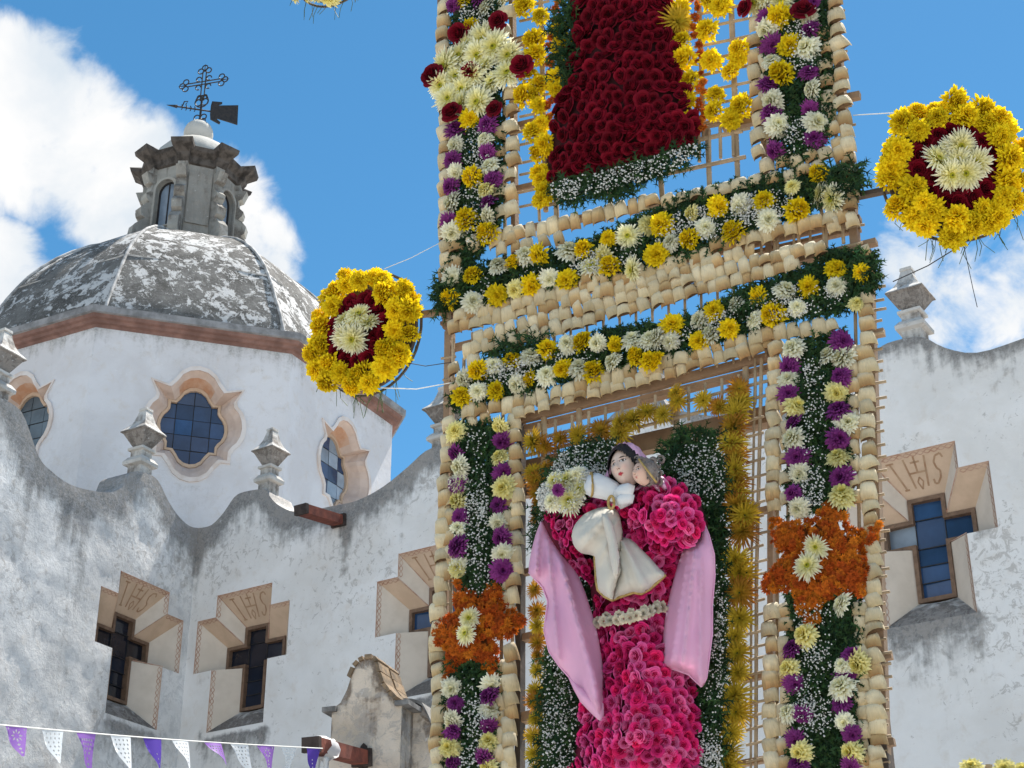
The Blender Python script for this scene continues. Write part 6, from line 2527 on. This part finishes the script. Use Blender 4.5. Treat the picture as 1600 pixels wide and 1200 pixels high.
# ================================================================== wreaths on arms beside the panels
def wreath(label, x, y, dist_d, R, yaw, pitch, counts, seed, outer='yellow', inner='redrose', core='spider', parent_rod=None, grp='round flower wreaths beside the portal'):
    global rnd
    c = ppt(x, y, dist_d)
    w = thing('flower_wreath', label, 'wreath', c, grp)
    t = R_(yaw)
    n0 = Vector((-math.sin(t), -math.cos(t), 0))
    uu = Vector((math.cos(t), -math.sin(t), 0))
    n = (n0 * math.cos(R_(pitch)) - UPZ * math.sin(R_(pitch))).normalized()
    vv = n.cross(uu).normalized()
    rr = random.Random(seed)

    def put(kind, r, a, d, dia, tilt=.4, out=0.0):
        p = c + uu * (r * math.cos(a)) + vv * (r * math.sin(a)) + n * d
        od = (uu * math.cos(a) + vv * math.sin(a))
        v = (n + od * out + uu * rr.gauss(0, tilt * .6) + UPZ * (rr.gauss(0, tilt * .6) - .15)).normalized()
        q = v.to_track_quat('Z', 'Y').to_matrix().to_4x4()
        inst(NAMES[kind], rr.choice(MESH[kind]), Matrix.Translation(p) @ q @ Matrix.Rotation(rr.uniform(0, 6.28), 4, 'Z') @ Matrix.Scale(dia, 4), w)
    # woven cane disc that carries the flowers
    mb = MB()
    for rad in (R * .93, R * .62, R * .3):
        mb.tube([c + uu * (rad * math.cos(2 * math.pi * k / 36)) + vv * (rad * math.sin(2 * math.pi * k / 36)) - n * .03 for k in range(37)], .007, 5)
    mb.build('hoop', M['beam_dark'], w)
    mb = MB()
    mb.rings([[c + uu * (R * .85 * math.cos(2 * math.pi * k / 32)) + vv * (R * .85 * math.sin(2 * math.pi * k / 32)) - n * (.02 + .02 * z) for k in range(32)] for z in (0, 1)])
    mb.build('backing', M['beam_dark'], w)
    n1, n2, n3, n4 = counts
    S = R * .44
    for k in range(n1):
        put(outer, R * .88 * rr.uniform(.90, 1.08), 2 * math.pi * (k + rr.uniform(-.4, .4)) / n1, .03 + rr.uniform(-.02, .03), S * rr.uniform(.75, 1.15), .8, .45)
    for k in range(n2):
        put(outer, R * .70 * rr.uniform(.92, 1.12), 2 * math.pi * (k + rr.uniform(-.4, .4)) / n2, .06 + rr.uniform(-.02, .03), S * rr.uniform(.75, 1.1), .8, .15)
    for k in range(n3):
        put(inner, R * .48 * rr.uniform(.94, 1.06), 2 * math.pi * (k + rr.uniform(-.2, .2)) / n3, .05, S * .74, .4, .1)
    for k in range(n3 - 4):
        put(inner, R * .34, 2 * math.pi * (k + rr.uniform(-.2, .2)) / (n3 - 4), .055, S * .70, .4, .0)
    for k in range(n4):
        put(core, R * .23 * rr.uniform(.8, 1.15), 2 * math.pi * (k + rr.uniform(-.3, .3)) / n4, .08 + rr.uniform(0, .03), S * rr.uniform(.95, 1.25), .7, .1)
    put(core, 0, 0, .10, S, .2)
    mb = MB()
    for k in range(26):
        a = -math.pi / 2 + rr.gauss(0, .75)
        p = c + uu * (R * .92 * math.cos(a)) + vv * (R * .92 * math.sin(a)) - n * .02
        l = rr.uniform(.04, .14)
        e = p + uu * rr.gauss(0, .03) - UPZ * l
        mb.tube([p, (p + e) / 2 + uu * rr.gauss(0, .01), e], .0016, 4)
    mb.build('stem_ends', M['stem'], w, False, 'stuff')
    return w, c, uu, vv, n


def meters(px, x, y):
    return px * mpp(x, y)


w1, c1, *_ = wreath('smaller yellow wreath of chrysanthemums and red roses hanging before the white dome', 573, 520, 0.0, meters(106, 573, 520), 34, 8, (19, 14, 14, 5), 5)
w2, c2, *_ = wreath('large yellow wreath of chrysanthemums and red roses in the sky right of the portal', 1491, 268, .02, meters(115, 1491, 268), 6, 10, (21, 16, 16, 6), 6)
w3, c3, *_ = wreath('cream flower wreath of which only the lowest tip shows above the dome sky', 522, -72, 0.0, meters(88, 522, -72), 31, 8, (20, 16, 12, 6), 7, 'lemon', 'redrose', 'spider')
beam(up, 655, 492, 712, 484, 8, -.02, .03, 'beam', 'wreath_arm')
beam(up, 1320, 311, 1392, 296, 8, -.02, .03, 'beam_dark', 'wreath_arm')
beam(up, 590, -20, 700, -44, 8, -.02, .03, 'beam_dark', 'wreath_arm')


def line(pts, r, label, mat='string', d=.0):
    mb = MB()
    mb.tube([p for p in pts], r, 5)
    o = mb.build('guy_string', M[mat], None)
    tag(o, label, 'string')
    return o


line([ppt(1333, 180), ppt(1400, 176), ppt(1450, 169)], .0022, 'white thread from the panel edge to the large right wreath')
line([ppt(1395, 440, -.02), ppt(1450, 415, -.02), ppt(1500, 384, -.02)], .0025, 'dark wire slanting under the large right wreath', 'wire')
line([ppt(1506, 384, -.02), ppt(1520, 450, -.02), ppt(1527, 480, -.02)], .0015, 'short dark wire dangling below the large right wreath', 'wire')
line([ppt(632, 566), ppt(665, 572), ppt(705, 566)], .0020, 'reddish thin thread between the small left wreath and the panel', 'wire')
line([ppt(596, 606), ppt(650, 608), ppt(705, 598)], .0024, 'white thread under the small left wreath running to the panel')
line([ppt(600, 420), ppt(640, 404), ppt(690, 378)], .0016, 'fine white thread rising from the small left wreath to the panel')

# two cream flowers of another arrangement that just reach into the picture
bq = thing('flower_bouquet', 'cream chrysanthemums on cane stakes peeking in at the lower right corner', 'bouquet', ppt(1545, 1600, .3), None)
for x, y, dia in ((1518, 1200, 42), (1570, 1203, 46), (1600, 1206, 40), (1545, 1228, 44), (1590, 1240, 44)):
    bloom(bq, 'lemon', x, y, .3, dia, tilt=.3, droop=-.3)
for x in (1518, 1545, 1572):
    b, t = ppt(x + 6, 1560, .27), ppt(x, 1195 if x == 1545 else 1204, .27)
    mb = MB()
    mb.tube([Vector((b.x, b.y, 0)), b, t], .012, 7)
    mb.build('stake', M['cane'], bq)
